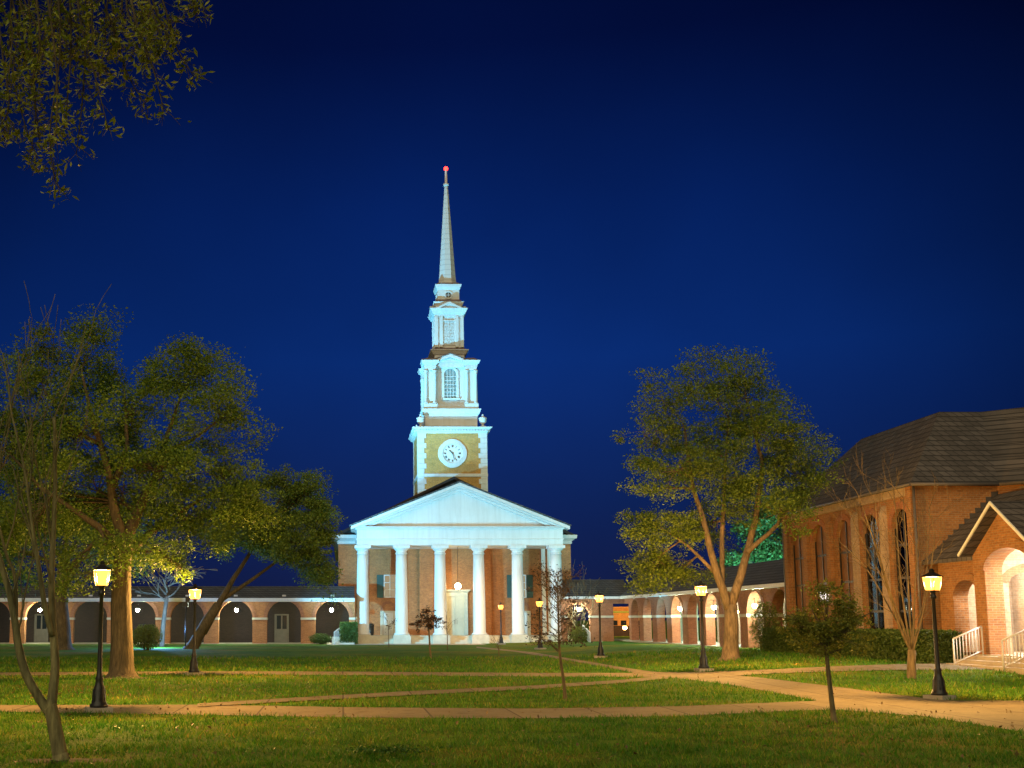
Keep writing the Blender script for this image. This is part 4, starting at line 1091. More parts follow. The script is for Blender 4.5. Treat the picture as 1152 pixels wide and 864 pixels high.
# porch lights (the photograph shows the porch lit from inside)
M['passage_lamp'] = m_emit('passage_lamp', (1.0,0.93,0.80), 200)
M['porch_lamp'] = m_emit('porch_lamp', (1.0,0.93,0.80), 600)
for (x, y) in ((24.4, pc), (28.3, pc), (24.9, 43.6)):
    zc = gz0-0.32 if y == pc else WZ-0.31
    pt = thing('porch_light', 'flat ceiling lamp inside the hall entrance porch', 'light', (x, y, zc), 'ceiling lamps of the entrance porch')
    mb = MB(); mb.lathe(x, y, [(0.16, zc-0.11), (0.26, zc-0.08), (0.28, zc-0.001)], 14); mb.build('diffuser', M['porch_lamp'] if y == pc else M['passage_lamp'], pt)
    mb = MB(); mb.tube([(x, y, zc), (x, y, zc+0.30 if y == pc else zc+0.02)], 0.015, 6); mb.build('stem', M['iron'], pt)

# railings with balusters
def railing(name, label, p0, p1, h0, group, n=9, mat=None, post=0.03):
    """sloping stair rail from the foot p0 to the head p1 (points on the steps)"""
    p0, p1 = Vector(p0), Vector(p1); up = Vector((0,0,h0))
    root = thing(name, label, 'railing', tuple(p0), group)
    mb = MB(); mb.tube([p0-Vector((0,0,0.02)), p0+up], post, 6); mb.tube([p1-Vector((0,0,0.02)), p1+up], post, 6); mb.build('post', mat or M['rail'], root)
    mb = MB(); mb.tube([p0+up, p1+up], post*1.1, 6); mb.tube([p0+Vector((0,0,0.14)), p1+Vector((0,0,0.14))], post*0.8, 5); mb.build('rail', mat or M['rail'], root)
    mb = MB()
    for i in range(1, n):
        q = p0.lerp(p1, i/n); mb.tube([q+Vector((0,0,0.14)), q+up], post*0.6, 5)
    mb.build('baluster', mat or M['rail'], root)
    return root
gr = 'white stair railings'
tz = T(PX-2, pc)
for (y, lab) in ((41.25, 'white sloping stair railing against the brick pier of the lit porch'), (38.2, 'white sloping stair railing at the right edge of the porch steps')):
    railing('stair_railing', lab, (PX-1.15, y, tz-0.02), (PX-0.12, y, fl), 0.98, gr, 9)
p0 = U(376, 721, 94.6); p1 = U(385, 716, 96.9)
railing('stair_railing', 'white railing beside the clipped bush left of the portico', (U(376,720,93).x, 93.2, 0.0), (U(386,720,95).x, 95.6, 0.55), 1.0, gr, 8)
railing('stair_railing', 'white railing beside the dark shrub right of the portico', (U(664,720,92.6).x, 92.6, 0.0), (U(656,720,95.3).x, 95.3, 0.55), 1.0, gr, 8)
stp = MB(); xq = U(386,720,95).x
for i in range(4): stp.box(xq-0.9-0.3*(3-i)*0, xq+0.9, 93.6+0.5*i, 95.9, -0.1, 0.15*(i+1)-0.002*i)
so_ = stp.build('side_steps', M['stone']); tag(so_, 'pale stone steps beside the bush left of the portico', 'steps')

# ================================================================== LAMP POSTS
def lamp_proto():
    root = thing('lamp_post', '', 'street lamp', (0,0,0), 'black lamp posts with glowing lanterns')
    b = MB(); b.box(-0.27, 0.27, -0.27, 0.27, -0.10, 0.10); b.build('footing', M['concrete'], root)
    p = MB()
    p.lathe(0, 0, [(0.19, 0.10), (0.20, 0.15), (0.17, 0.19), (0.15, 0.25), (0.135, 0.46), (0.12, 0.52), (0.095, 0.58), (0.08, 0.68), (0.095, 0.72), (0.068, 0.78), (0.056, 0.92), (0.050, 1.6), (0.042, 2.52), (0.075, 2.55), (0.075, 2.60), (0.05, 2.63), (0.06, 2.70), (0.11, 2.74)], 12)
    for k in range(8):
        a = 2*PI*k/8; p.tube([(0.142*math.cos(a), 0.142*math.sin(a), 0.22), (0.126*math.cos(a), 0.126*math.sin(a), 0.48)], 0.016, 4)
    p.build('pole', M['iron'], root)
    g = MB(); g.frustum(0, 0, 2.745, 3.08, 0.115, 0.115, 0.165, 0.165); gl_ = g.build('lantern_glass', M['lamp_glow'], root)
    ld = bpy.data.lights.new('lantern_lamp', 'POINT'); ld.energy = 6200; ld.color = (1.0, 0.52, 0.13); ld.shadow_soft_size = 0.09
    lo = bpy.data.objects.new('lantern_lamp', ld); col.objects.link(lo); lo.location = (0, 0, 2.91); lo.parent = root
    f = MB()
    for sx in (-1, 1):
        for sy in (-1, 1): f.tube([(sx*0.118, sy*0.118, 2.735), (sx*0.168, sy*0.168, 3.085)], 0.009, 4)
    f.sqlathe(0, 0, [(0.125, 2.738), (0.125, 2.744)])
    f.build('lantern_frame', M['iron'], root)
    c_ = MB(); c_.sqlathe(0, 0, [(0.18, 3.082), (0.185, 3.10), (0.06, 3.19), (0.04, 3.22), (0.05, 3.25), (0.012, 3.30)]); c_.build('lantern_cap', M['iron'], root)
    return root
proto = lamp_proto()
LP = [((111, 801), 'nearest tall lamp post by the front walk, with a blue tinted base'),
      ((218, 759.5), 'black lamp post by the far walk left of the chapel, near the leaning trunk'),
      ((564, 725), 'farthest lamp post, standing before the right side of the portico'),
      ((608, 730.5), 'lamp post behind the small brown-leaved tree beside the portico'),
      ((676, 740), 'lamp post beside the diagonal walk just right of the chapel'),
      ((792, 755), 'lamp post on the lawn corner left of the forked tree trunk'),
      ((1057, 786.5), 'tall lamp post in front of the hall near the bare branching tree')]
lamps = []
for i, ((px, py), lab) in enumerate(LP):
    o = proto if i == 0 else copy_tree(proto)
    o.location = G(px, py); o['label'] = lab; lamps.append(o)
    o.rotation_euler.z = R((20, 48, 10, 35, 60, 5, 28)[i])
weak = bpy.data.lights['lantern_lamp'].copy(); weak.energy = 1500       # light energy cut for the three lamps by the chapel, so columns look less warm
for o in lamps[2:5]:
    for ch in o.children:
        if ch.type == 'LIGHT': ch.data = weak
lamps[0]['label'] = 'nearest lamp post on the left, at the edge of the front walk'

# ================================================================== PLANTS
def leaf_mesh(name, cen, size, mat, parent, aspect=0.5, up=0.0, droop=False, nrm=None):
    """diamond leaves folded along the midrib, one small island each"""
    n = len(cen)
    d = rng.normal(size=(n,3)); d[:,2] = d[:,2]*0.7+(-0.6 if droop else 0.0); d /= np.linalg.norm(d, axis=1)[:,None]
    a = rng.normal(size=(n,3)); a[:,2] += up
    s = np.cross(d, a); s /= (np.linalg.norm(s, axis=1)[:,None]+1e-9)
    nn = np.cross(s, d)
    L = size*rng.uniform(0.6, 1.35, n)[:,None]
    W = L*aspect*rng.uniform(0.75, 1.25, n)[:,None]
    v = np.empty((n,4,3))
    v[:,0] = cen-d*L*0.5; v[:,1] = cen+s*W*0.5+nn*W*0.18; v[:,2] = cen+d*L*0.5; v[:,3] = cen-s*W*0.5+nn*W*0.18
    v = v.reshape(-1,3)
    me = bpy.data.meshes.new(name)
    me.vertices.add(4*n); me.vertices.foreach_set('co', v.ravel())
    idx = np.arange(4*n).reshape(-1,4)
    tri = np.concatenate([idx[:,[0,1,2]], idx[:,[0,2,3]]], axis=1).reshape(-1,3)
    me.loops.add(6*n); me.loops.foreach_set('vertex_index', tri.ravel().astype(np.int32))
    me.polygons.add(2*n); me.polygons.foreach_set('loop_start', np.arange(0, 6*n, 3, dtype=np.int32)); me.polygons.foreach_set('loop_total', np.full(2*n, 3, dtype=np.int32))
    me.materials.append(mat); me.update(calc_edges=True); me.validate()
    o = bpy.data.objects.new(name, me); col.objects.link(o)
    if parent is not None: adopt(o, parent)
    return o
def bez(a, b, sag, n=6, jit=0.1):
    a, b = Vector(a), Vector(b); L = (b-a).length
    m = a.lerp(b, 0.5)+Vector((random.gauss(0, jit)*L*0.5, random.gauss(0, jit)*L*0.5, sag*L))
    pts = []
    for i in range(n+1):
        t_ = i/n; p = a*(1-t_)**2+m*2*t_*(1-t_)+b*t_**2
        if 0 < i < n: p += Vector((random.gauss(0,1), random.gauss(0,1), random.gauss(0,1)))*L*0.012
        pts.append(p)
    return pts
def leafy_tree(name, label, cat, base, trunk_pts, trunk_r, blobs, n_leaf, leaf, m_l, m_b, group=None, clump=0.42, cl_per=0.9, gate=0.0, shell=0.45, limbs=None, sides=9):
    """trunk_pts: world points; blobs: (x,y,z,rx,ry,rz,weight)"""
    root = thing(name, label, cat, tuple(base), group)
    tk = MB()
    n = len(trunk_pts)
    r = [trunk_r[0]+(trunk_r[1]-trunk_r[0])*(i/(n-1)) for i in range(n)]
    pts = [Vector(p) for p in trunk_pts]
    # flare at the foot
    fp = [pts[0]-Vector((0,0,0.15)), pts[0]+Vector((0,0,0.02)), pts[0].lerp(pts[1], 0.12), pts[0].lerp(pts[1], 0.35)]+pts[1:]
    fr = [trunk_r[0]*1.75, trunk_r[0]*1.45, trunk_r[0]*1.15, trunk_r[0]*1.02]+r[1:]
    tk.tube(fp, fr, sides+3)
    nodes = [(pts[-1], r[-1]), (pts[-2].lerp(pts[-1], 0.5), r[-1])]
    for lb in (limbs or []):
        lp = [Vector(p) for p in lb[0]]; m_ = len(lp)
        rs = [lb[1]+(lb[2]-lb[1])*i/(m_-1) for i in range(m_)]
        # smooth with intermediate points
        q = []; qr = []
        for i in range(m_-1):
            for s_ in range(3):
                t_ = s_/3; p = lp[i].lerp(lp[i+1], t_)+Vector((random.gauss(0,1), random.gauss(0,1), random.gauss(0,1)))*lb[2]*0.35*(1 if s_ else 0)
                q.append(p); qr.append(rs[i]+(rs[i+1]-rs[i])*t_)
        q.append(lp[-1]); qr.append(rs[-1])
        tk.tube(q, qr, sides)
        for i in range(2, len(q)): nodes.append((q[i], qr[i]))
    cen = []
    wsum = sum(b[6]*(b[3]*b[4]*b[5])**(2/3) for b in blobs)
    for b in blobs:
        c_ = Vector(b[:3]); rad = b[3:6]
        nd = min(nodes, key=lambda q: (q[0]-c_).length-(0.5*q[1]))
        rb = min(nd[1]*0.75, 0.05+0.03*max(rad))
        lp = bez(nd[0], c_, 0.06, 6); tk.tube(lp, [rb+(rb*0.4-rb)*i/6 for i in range(7)], 6)
        nl = int(n_leaf*b[6]*(rad[0]*rad[1]*rad[2])**(2/3)/wsum)
        nc = max(3, int(cl_per*(rad[0]*rad[1]*rad[2])**(2/3)*4))
        cc = []
        for _ in range(nc):
            d = Vector((random.gauss(0,1), random.gauss(0,1), random.gauss(0,1))).normalized()
            rr = random.random()**shell
            p = c_+Vector((d.x*rad[0], d.y*rad[1], d.z*rad[2]))*rr
            if mnoise.noise(p*0.55) < gate-0.55 and gate > 0: continue
            cc.append(p)
            s_ = lp[random.randint(2, 6)]
            tk.tube(bez(s_, p, 0.05, 4, 0.15), [rb*0.28, rb*0.22, rb*0.16, rb*0.1, rb*0.05], 4, cap=False)
        if not cc: continue
        per = max(1, nl//len(cc))
        for p in cc:
            k = int(per*random.uniform(0.4, 1.7)); sg = clump*min(1.3, math.exp(random.gauss(-0.1, 0.35))); k = int(k*(sg/clump)**1.6)
            dd_ = rng.normal(size=(k,3)); dd_ /= np.linalg.norm(dd_, axis=1)[:,None]
            cen.append(np.array(p)+dd_*(rng.random(k)**0.55)[:,None]*1.75*np.array([sg*random.uniform(.6,1.5), sg*random.uniform(.6,1.5), sg*random.uniform(.4,.85)])+rng.normal(size=(k,3))*sg*0.10)
    tk.build('trunk', m_b, root)
    leaf_mesh('crown', np.concatenate(cen), leaf, m_l, root)
    return root
def blob(px, py, rpx, rpy, Y, dY=0.0, w=1.0, ry=None):
    c_ = U(px, py, Y+dY); rx = 1.12*wpx(rpx, py, Y+dY); rz = 1.12*wpx(rpy, py, Y+dY)
    return (c_.x, c_.y, c_.z, rx, ry or (rx+rz)/2, rz, w)
def P(px, py, Y): return tuple(U(px, py, Y))

# great oak on the left
b0 = G(137, 762); Y = b0.y
blobs = [blob(45,420,38,45,Y,-1), blob(98,400,34,42,Y,0.5), blob(25,500,45,60,Y,0), blob(88,490,50,55,Y,-1.5), blob(150,470,40,45,Y,1), blob(200,430,34,42,Y,0.3), blob(228,408,26,22,Y,0,0.8),
         blob(240,455,34,40,Y,-0.5), blob(180,530,55,45,Y,-1), blob(248,530,48,50,Y,0.6), blob(110,560,60,50,Y,1.8), blob(40,590,45,45,Y,-0.5), blob(205,590,50,40,Y,1.8), blob(75,640,34,24,Y,-0.6,0.7), blob(275,580,30,35,Y,1.5,0.8), blob(130,420,26,28,Y,1,0.8), blob(278,472,16,14,Y,0.2,0.5), blob(-30,480,40,90,Y,0), blob(-25,590,40,60,Y,1)]
limbs = [([P(139,612,Y), P(130,580,Y-.3), P(122,530,Y-.8), P(104,470,Y-1), P(92,420,Y-.8)], 0.22, 0.04), ([P(141,608,Y), P(155,575,Y+.4), P(176,535,Y+.8), P(188,490,Y+.6), P(205,440,Y+.5)], 0.24, 0.04),
         ([P(141,625,Y), P(168,600,Y+1), P(205,575,Y+1.6), P(255,545,Y+1)], 0.16, 0.04), ([P(137,615,Y), P(110,592,Y-.9), P(80,572,Y-1.2), P(45,548,Y-1.2), P(10,510,Y-.5)], 0.15, 0.035), ([P(126,550,Y-.6), P(143,505,Y), P(140,440,Y+.6)], 0.13, 0.04),
         ([P(112,500,Y-.9), P(80,480,Y-1.2), P(50,440,Y-1)], 0.08, 0.03), ([P(182,510,Y+.7), P(215,495,Y+.4), P(250,470,Y)], 0.09, 0.03)]
blobs += [blob(120,615,26,22,Y,-1.5,0.7), blob(170,620,28,20,Y,-1.2,0.7), blob(95,650,24,16,Y,-1.4,0.5), blob(205,640,26,14,Y,0.5,0.5)]
leafy_tree('oak_tree', 'great leafy oak with thick trunk beside the nearest lamp post', 'tree', b0, [b0, P(137,720,Y), P(136,680,Y), P(137,645,Y), P(140,605,Y)], (0.42, 0.30), blobs, 150000, 0.105, M['leaf_oak'], M['bark'], 'large oaks on the lawn', limbs=limbs, clump=0.42, gate=0.10, cl_per=3.4)
# leaning oak behind the second lamp post
b0 = G(216, 730); Y = b0.y
blobs = [blob(300,575,36,36,Y,0), blob(340,560,26,34,Y,1), blob(330,610,42,30,Y,-1), blob(365,600,18,28,Y,0,0.7), blob(275,606,36,28,Y,-0.3), blob(358,635,22,22,Y,-1,0.8), blob(370,655,8,14,Y,-1.2,0.4), blob(352,545,12,16,Y,0,0.5), blob(322,535,9,14,Y,0,0.4), blob(372,668,5,8,Y,-1.2,0.3)]
limbs = [([P(228,712,Y), P(248,676,Y), P(270,640,Y), P(300,590,Y)], 0.30, 0.08), ([P(248,676,Y), P(300,640,Y+.5), P(340,610,Y)], 0.16, 0.05)]
leafy_tree('oak_tree', 'oak with leaning trunk behind the second lamp post, its crown reaching the portico', 'tree', b0, [b0, P(222,718,Y), P(232,700,Y), P(246,680,Y)], (0.42, 0.32), blobs, 70000, 0.16, M['leaf_oak2'], M['bark'], 'large oaks on the lawn', limbs=limbs, clump=0.58, gate=0.10, cl_per=1.6)
# oak further left
b0 = G(70, 731); Y = b0.y
blobs = [blob(20,620,45,35,Y,0), blob(75,600,45,40,Y,0), blob(125,620,40,30,Y,2), blob(40,560,50,40,Y,3), blob(-40,600,50,50,Y,0), blob(110,570,45,35,Y,3)]
leafy_tree('oak_tree', 'shaded oak at the far left, seen behind the great oak', 'tree', b0, [b0, P(70,705,Y), P(68,680,Y), P(72,640,Y)], (0.6, 0.45), blobs, 36000, 0.2, M['leaf_oak'], M['bark'], 'large oaks on the lawn', clump=0.9, gate=0.1, cl_per=0.4)
# tall tree at the right
b0 = G(822, 742.5); Y = b0.y
blobs = [blob(790,425,40,28,Y,0,0.8), blob(830,445,42,38,Y,0.5), blob(745,450,26,34,Y,-.5,0.75), blob(725,490,26,36,Y,0,0.8), blob(795,505,48,34,Y,1), blob(855,480,38,40,Y,-1), blob(760,530,40,34,Y,-1,0.9), blob(835,545,46,36,Y,0.5),
         blob(890,530,32,34,Y,0), blob(915,515,22,28,Y,0.5,0.7), blob(725,590,24,24,Y,-1,0.9), blob(755,600,34,30,Y,0,0.9), blob(735,635,32,24,Y,.5,0.9), blob(880,575,36,26,Y,-1,0.7), blob(800,590,30,30,Y,2,0.5), blob(770,640,30,20,Y,1,0.7), blob(905,560,22,18,Y,1,0.5), blob(735,550,16,12,Y,0,.4), blob(840,400,22,12,Y,0,.4)]
limbs = [([P(822,690,Y), P(808,650,Y-.2), P(795,600,Y-.4), P(780,550,Y-.3), P(770,480,Y)], 0.20, 0.05), ([P(823,680,Y), P(838,630,Y+.2), P(850,585,Y+.3), P(858,520,Y+.2), P(840,450,Y+.2)], 0.20, 0.05),
         ([P(805,645,Y), P(775,615,Y-.3), P(745,595,Y-.4)], 0.09, 0.03), ([P(840,622,Y), P(875,590,Y), P(905,545,Y+.3)], 0.12, 0.04), ([P(812,660,Y), P(812,610,Y+.4), P(815,540,Y+.5), P(820,470,Y+.4)], 0.13, 0.04)]
leafy_tree('shade_tree', 'tall forked tree with airy crown on the lawn in front of the right arcade', 'tree', b0, [b0, P(822,725,Y), P(823,705,Y), P(822,680,Y)], (0.36, 0.27), blobs, 80000, 0.11, M['leaf_oak2'], M['bark_pale'], None, limbs=limbs, clump=0.42, gate=0.20, cl_per=2.6, shell=0.4)
# lamp lit tree beyond the arcade
Y = 92.0; bx = U(852, 700, Y)
b0 = Vector((bx.x, Y, T(bx.x, Y)))
blobs = [blob(850,600,26,30,Y,0), blob(872,625,22,22,Y,1), blob(835,628,22,20,Y,-1), blob(862,575,20,20,Y,0), blob(890,600,20,26,Y,2)]
leafy_tree('lit_tree', 'blue green lit tree beyond the right arcade roof', 'tree', b0, [b0, P(852,690,Y), P(853,660,Y), P(854,640,Y)], (0.28, 0.2), blobs, 11000, 0.26, M['leaf_green'], M['bark'], None, clump=0.75, cl_per=0.5)
pl = bpy.data.lights.new('mercury_lamp', 'POINT'); pl.energy = 5500; pl.color = (0.22, 0.85, 0.80); pl.shadow_soft_size = 0.3
plo = bpy.data.objects.new('mercury_lamp', pl); col.objects.link(plo); plo.location = (bx.x-0.5, Y-6.0, 4.6)

# bare trees: forking shoots
def bare(tk, p, d, L, r, depth, spread, upb, nseg=4, kids=(2, 3), minr=0.004, curl=0.12, tips=None):
    pts = [p.copy()]; rs = [r]; q = p.copy(); dd = d.normalized()
    for i in range(nseg):
        dd = (dd+Vector((random.gauss(0,curl), random.gauss(0,curl), random.gauss(0,curl*0.6)+upb))).normalized()
        q = q+dd*(L/nseg); pts.append(q.copy()); rs.append(max(minr, r*(1-0.42*(i+1)/nseg)))
    tk.tube(pts, rs, 7 if r > 0.02 else 4, cap=depth == 0)
    if depth == 0:
        if tips is not None: tips.append((pts[-1], dd))
        return
    for k in range(random.randint(*kids)):
        s_ = random.randint(max(1, nseg//2-1), nseg) if k else nseg
        az = random.uniform(0, 2*PI); side = Vector((math.cos(az), math.sin(az), 0)); side = (side-dd*side.dot(dd)).normalized()
        a = random.uniform(0.5, 1.0)*spread
        bare(tk, pts[s_], (dd*math.cos(a)+side*math.sin(a)), L*random.uniform(0.6, 0.85), rs[s_]*random.uniform(0.5, 0.72), depth-1, spread, upb, nseg, kids, minr, curl, tips)
# near bare tree at the left edge
b0 = G(69, 856); Y = b0.y
t1 = thing('bare_tree', 'near leafless tree with forked stem at the left edge of the picture', 'tree', tuple(b0), 'slender young trees')
tk = MB()
def smooth(pl_, k=4):
    out = []
    for i in range(len(pl_)-1):
        p0, p1, p2, p3 = Vector(pl_[max(i-1,0)]), Vector(pl_[i]), Vector(pl_[i+1]), Vector(pl_[min(i+2,len(pl_)-1)])
        for s_ in range(k):
            t_ = s_/k; out.append(0.5*((2*p1)+(p2-p0)*t_+(2*p0-5*p1+4*p2-p3)*t_**2+(3*p1-p0-3*p2+p3)*t_**3))
    out.append(Vector(pl_[-1])); return out
def stem(pl_, r0, r1, n=10, k=4):
    q = smooth(pl_, k); m_ = len(q)
    tk.tube(q, [r0+(r1-r0)*i/(m_-1) for i in range(m_)], n); return q
tk.tube([b0-Vector((0,0,0.1)), b0, Vector(P(67,846,Y))], [0.17, 0.135, 0.105], 12)
stem([P(68,852,Y), P(63,825,Y), P(58,800,Y), P(56,795,Y)], 0.112, 0.095, 12)
L_ = stem([P(57,803,Y), P(46,788,Y), P(30,760,Y-.05), P(21,728,Y-.1), P(17,700,Y-.1), P(10,665,Y-.15), P(0,630,Y-.2), P(-12,585,Y-.2), P(-16,520,Y-.2)], 0.075, 0.028)
Rr = stem([P(57,800,Y), P(60,775,Y+.05), P(62,745,Y+.1), P(59,700,Y+.15), P(58,650,Y+.2), P(60,600,Y+.25), P(62,540,Y+.3), P(61,470,Y+.3)], 0.078, 0.022)
R2 = stem([P(59,715,Y+.1), P(50,680,Y), P(44,640,Y-.1), P(36,590,Y-.2), P(28,530,Y-.25), P(14,470,Y-.3)], 0.045, 0.012)
R3 = stem([P(18,705,Y-.1), P(17,650,Y), P(6,620,Y), P(-4,560,Y+.1), P(10,480,Y+.1)], 0.034, 0.01, 7)
random.seed(21)
for (src, frs) in ((L_, (0.45, 0.6, 0.75, 0.9, 1.0)), (Rr, (0.55, 0.65, 0.72, 0.82, 0.9, 1.0)), (R2, (0.4, 0.55, 0.7, 0.85, 1.0)), (R3, (0.5, 0.8, 1.0))):
    for fr_ in frs:
        p = src[int((len(src)-1)*fr_)]
        bare(tk, p, Vector((random.gauss(0,.32), random.gauss(0,.3), 1)), random.uniform(0.75, 1.15), 0.013+0.009*(1-fr_), 2, 0.42, 0.07, 5, (1, 3), 0.0045, 0.07)
tk.build('trunk', m_bark('smooth_bark', (0.23,0.20,0.095)), t1)
# bare crape myrtle by the hall
b0 = G(1025.5, 763); Y = b0.y
t2 = thing('bare_tree', 'vase shaped leafless tree in front of the hall windows', 'tree', tuple(b0), 'slender young trees')
tk = MB(); random.seed(5)
tk.tube([b0-Vector((0,0,.1)), b0, Vector(P(1025.5,745,Y)), Vector(P(1026,731,Y))], [0.17, 0.14, 0.125, 0.12], 10)
for (pl_, r) in (([P(1025,733,Y), P(1012,705,Y-.2), P(998,660,Y-.5), P(985,615,Y-.7), P(972,575,Y-.8)], 0.06), ([P(1026,735,Y), P(1028,700,Y), P(1030,650,Y+.1), P(1034,590,Y+.2)], 0.055), ([P(1025,731,Y), P(1018,690,Y+.3), P(1012,640,Y+.5), P(1008,580,Y+.6), P(1004,545,Y+.6)], 0.05), ([P(1027,733,Y), P(1036,700,Y-.2), P(1046,650,Y-.4), P(1052,600,Y-.5)], 0.04), ([P(1024,728,Y), P(1004,690,Y+.4), P(975,640,Y+.6), P(945,610,Y+.9)], 0.042), ([P(1026,730,Y), P(1023,680,Y-.5), P(1020,620,Y-.8), P(1016,560,Y-.9)], 0.042), ([P(1024,732,Y), P(1015,700,Y+.2), P(992,650,Y+.4), P(966,600,Y+.6), P(950,560,Y+.7)], 0.036), ([P(1026,733,Y), P(1032,705,Y+.3), P(1040,670,Y+.6), P(1044,620,Y+.8), P(1046,570,Y+.9)], 0.036), ([P(1025,730,Y), P(1008,685,Y-.4), P(990,625,Y-.8), P(985,565,Y-1)], 0.036)):
    q = stem(pl_, r*0.72, r*0.25, 7)
    for fr_ in (0.35, 0.5, 0.62, 0.72, 0.82, 0.9, 1.0):
        p = q[int((len(q)-1)*fr_)]; d = (q[-1]-q[0]).normalized()
        bare(tk, p, d+Vector((random.gauss(0,.5), random.gauss(0,.5), random.gauss(.1,.2))), random.uniform(0.45, 0.8), 0.011, 2, 0.5, 0.04, 4, (2, 3), 0.0045, 0.10)
tk.build('trunk', m_bark('myrtle_bark', (0.17,0.12,0.065)), t2)
# small tree in front of the hall
b0 = G(938.5, 813); Y = b0.y
blobs = [blob(928,700,38,32,Y,0), blob(902,705,28,24,Y,.2), blob(958,708,26,24,Y,-.2), blob(930,680,24,22,Y,0), blob(920,725,24,12,Y,0,.8), blob(948,730,20,12,Y,.1,.7), blob(968,700,14,16,Y,0,.4), blob(886,692,10,12,Y,0,.4), blob(978,690,8,10,Y,0,.3), blob(912,682,12,8,Y,0,.4), blob(950,672,10,8,Y,0,.3), blob(932,664,12,10,Y,0,.35)]
leafy_tree('young_tree', 'small round leafy tree on a thin leaning stem at the lower right', 'tree', b0, [b0, P(934,775,Y), P(931,748,Y), P(929,725,Y)], (0.05, 0.036), blobs, 10500, 0.060, M['leaf_dark'], m_bark('thin_bark', (0.17,0.13,0.07)), 'slender young trees', clump=0.13, cl_per=11.0, gate=0.0, sides=6)
# young tree with few brown leaves
b0 = G(636, 788.5); Y = b0.y
random.seed(12)
t3 = thing('young_tree', 'nearly bare young tree with thin stem before the right portico columns', 'tree', tuple(b0), 'slender young trees')
tk = MB(); tips = []
stem([b0-Vector((0,0,.05)), P(634.5,770,Y), P(631,745,Y), P(629,725,Y), P(628,690,Y), P(627,655,Y)], 0.05, 0.012, 8)
for i in range(44):
    py = 735-80*i/43; px = np.interp(py, [655,690,725,745], [627,628,629,631])
    az = random.uniform(0, 2*PI)
    bare(tk, Vector(P(px, py, Y)), Vector((math.cos(az), math.sin(az), 0.75)), random.uniform(0.28, 0.5), 0.011, 2, 0.6, 0.02, 4, (2, 3), 0.004, 0.12, tips)
tk.build('trunk', M['bark_twig'], t3)
cen = np.concatenate([np.array(p)+rng.normal(size=(4,3))*0.05 for p, d in tips])
cen = np.concatenate([cen, np.array(P(640,722,Y))+rng.normal(size=(120,3))*np.array([.3,.3,.06]), np.array(P(606,722,Y))+rng.normal(size=(60,3))*np.array([.2,.2,.05])])
leaf_mesh('crown', cen, 0.068, M['leaf_brown'], t3)
# dark young tree before the portico
b0 = G(484.5, 740); Y = b0.y
blobs = [blob(481,700,14,12,Y), blob(472,705,9,8,Y), blob(491,703,9,8,Y), blob(480,690,9,8,Y)]
leafy_tree('young_tree', 'small dark round-headed tree before the middle portico columns', 'tree', b0, [b0, P(483.5,728,Y), P(483,715,Y), P(482,705,Y)], (0.055, 0.04), blobs, 1700, 0.10, M['leaf_brown'], M['bark_twig'], 'slender young trees', clump=0.15, cl_per=7, sides=6)
# thin saplings before the portico
def sapling(px, py, top, Yl, label, leaves, ntw, lab2='sapling'):
    b0 = G(px, py); Y = b0.y; global tk
    t_ = thing('sapling', label, 'sapling', tuple(b0), 'saplings before the portico')
    tk = MB(); tips = []
    stem([b0-Vector((0,0,.05)), P(px-0.5,(py+top)/2,Y), P(px-1.5,top,Y)], 0.035, 0.012, 6)
    for i in range(ntw):
        f_ = random.uniform(0.35, 1.0); az = random.uniform(0, 2*PI)
        bare(tk, Vector(P(px-1.5*f_, py+(top-py)*f_, Y)), Vector((math.cos(az), math.sin(az), 1.1)), random.uniform(.35, .6), 0.012, 1, 0.6, 0.03, 3, (2, 3), 0.006, 0.12, tips)
    tk.build('trunk', M['bark_twig'], t_)
    if leaves:
        cen = np.concatenate([np.array(p)+rng.normal(size=(leaves,3))*0.10 for p, d in tips]); leaf_mesh('crown', cen, 0.12, M['leaf_brown'], t_)
sapling(437.5, 728, 697, 0, 'thin sapling with a few leaves before the left portico door', 4, 8)
sapling(503.5, 731, 692, 0, 'thin leafless sapling before the cream main door', 0, 7)
sapling(561.5, 738, 726, 0, 'tiny leafless sapling beside the diagonal walk', 0, 9)
# bare shrub beside the portico, right
random.seed(9)
b0 = G(652, 721.5); Y = b0.y
t4 = thing('bare_shrub', 'leafless fan-branched shrub just right of the last portico column', 'shrub', tuple(b0))
tk = MB()
for i in range(9):
    az = random.uniform(0, 2*PI); bare(tk, b0+Vector((random.gauss(0,.15), random.gauss(0,.15), -0.05)), Vector((math.cos(az)*.35, math.sin(az)*.35, 1)), random.uniform(1.7, 2.4), 0.05, 3, 0.45, 0.02, 4, (2, 3), 0.012, 0.09)
tk.build('stem', M['bark_twig'], t4)
# bare floodlit tree behind the oak
b0 = G(182, 727.5); Y = b0.y; random.seed(17)
t5 = thing('bare_tree', 'leafless tree lit pale blue behind the great oak trunk', 'tree', tuple(b0), None)
tk = MB()
stem([b0-Vector((0,0,.1)), P(184,700,Y), P(188,670,Y)], 0.20, 0.14, 8)
for i in range(10):
    az = random.uniform(0, 2*PI); bare(tk, Vector(P(188,678-3*i,Y)), Vector((math.cos(az)*1.0+.3, math.sin(az)*.6, .6)), random.uniform(1.15, 1.5), 0.075, 3, 0.6, 0.0, 4, (2, 3), 0.02, 0.16)
tk.build('trunk', M['bark_pale'], t5)

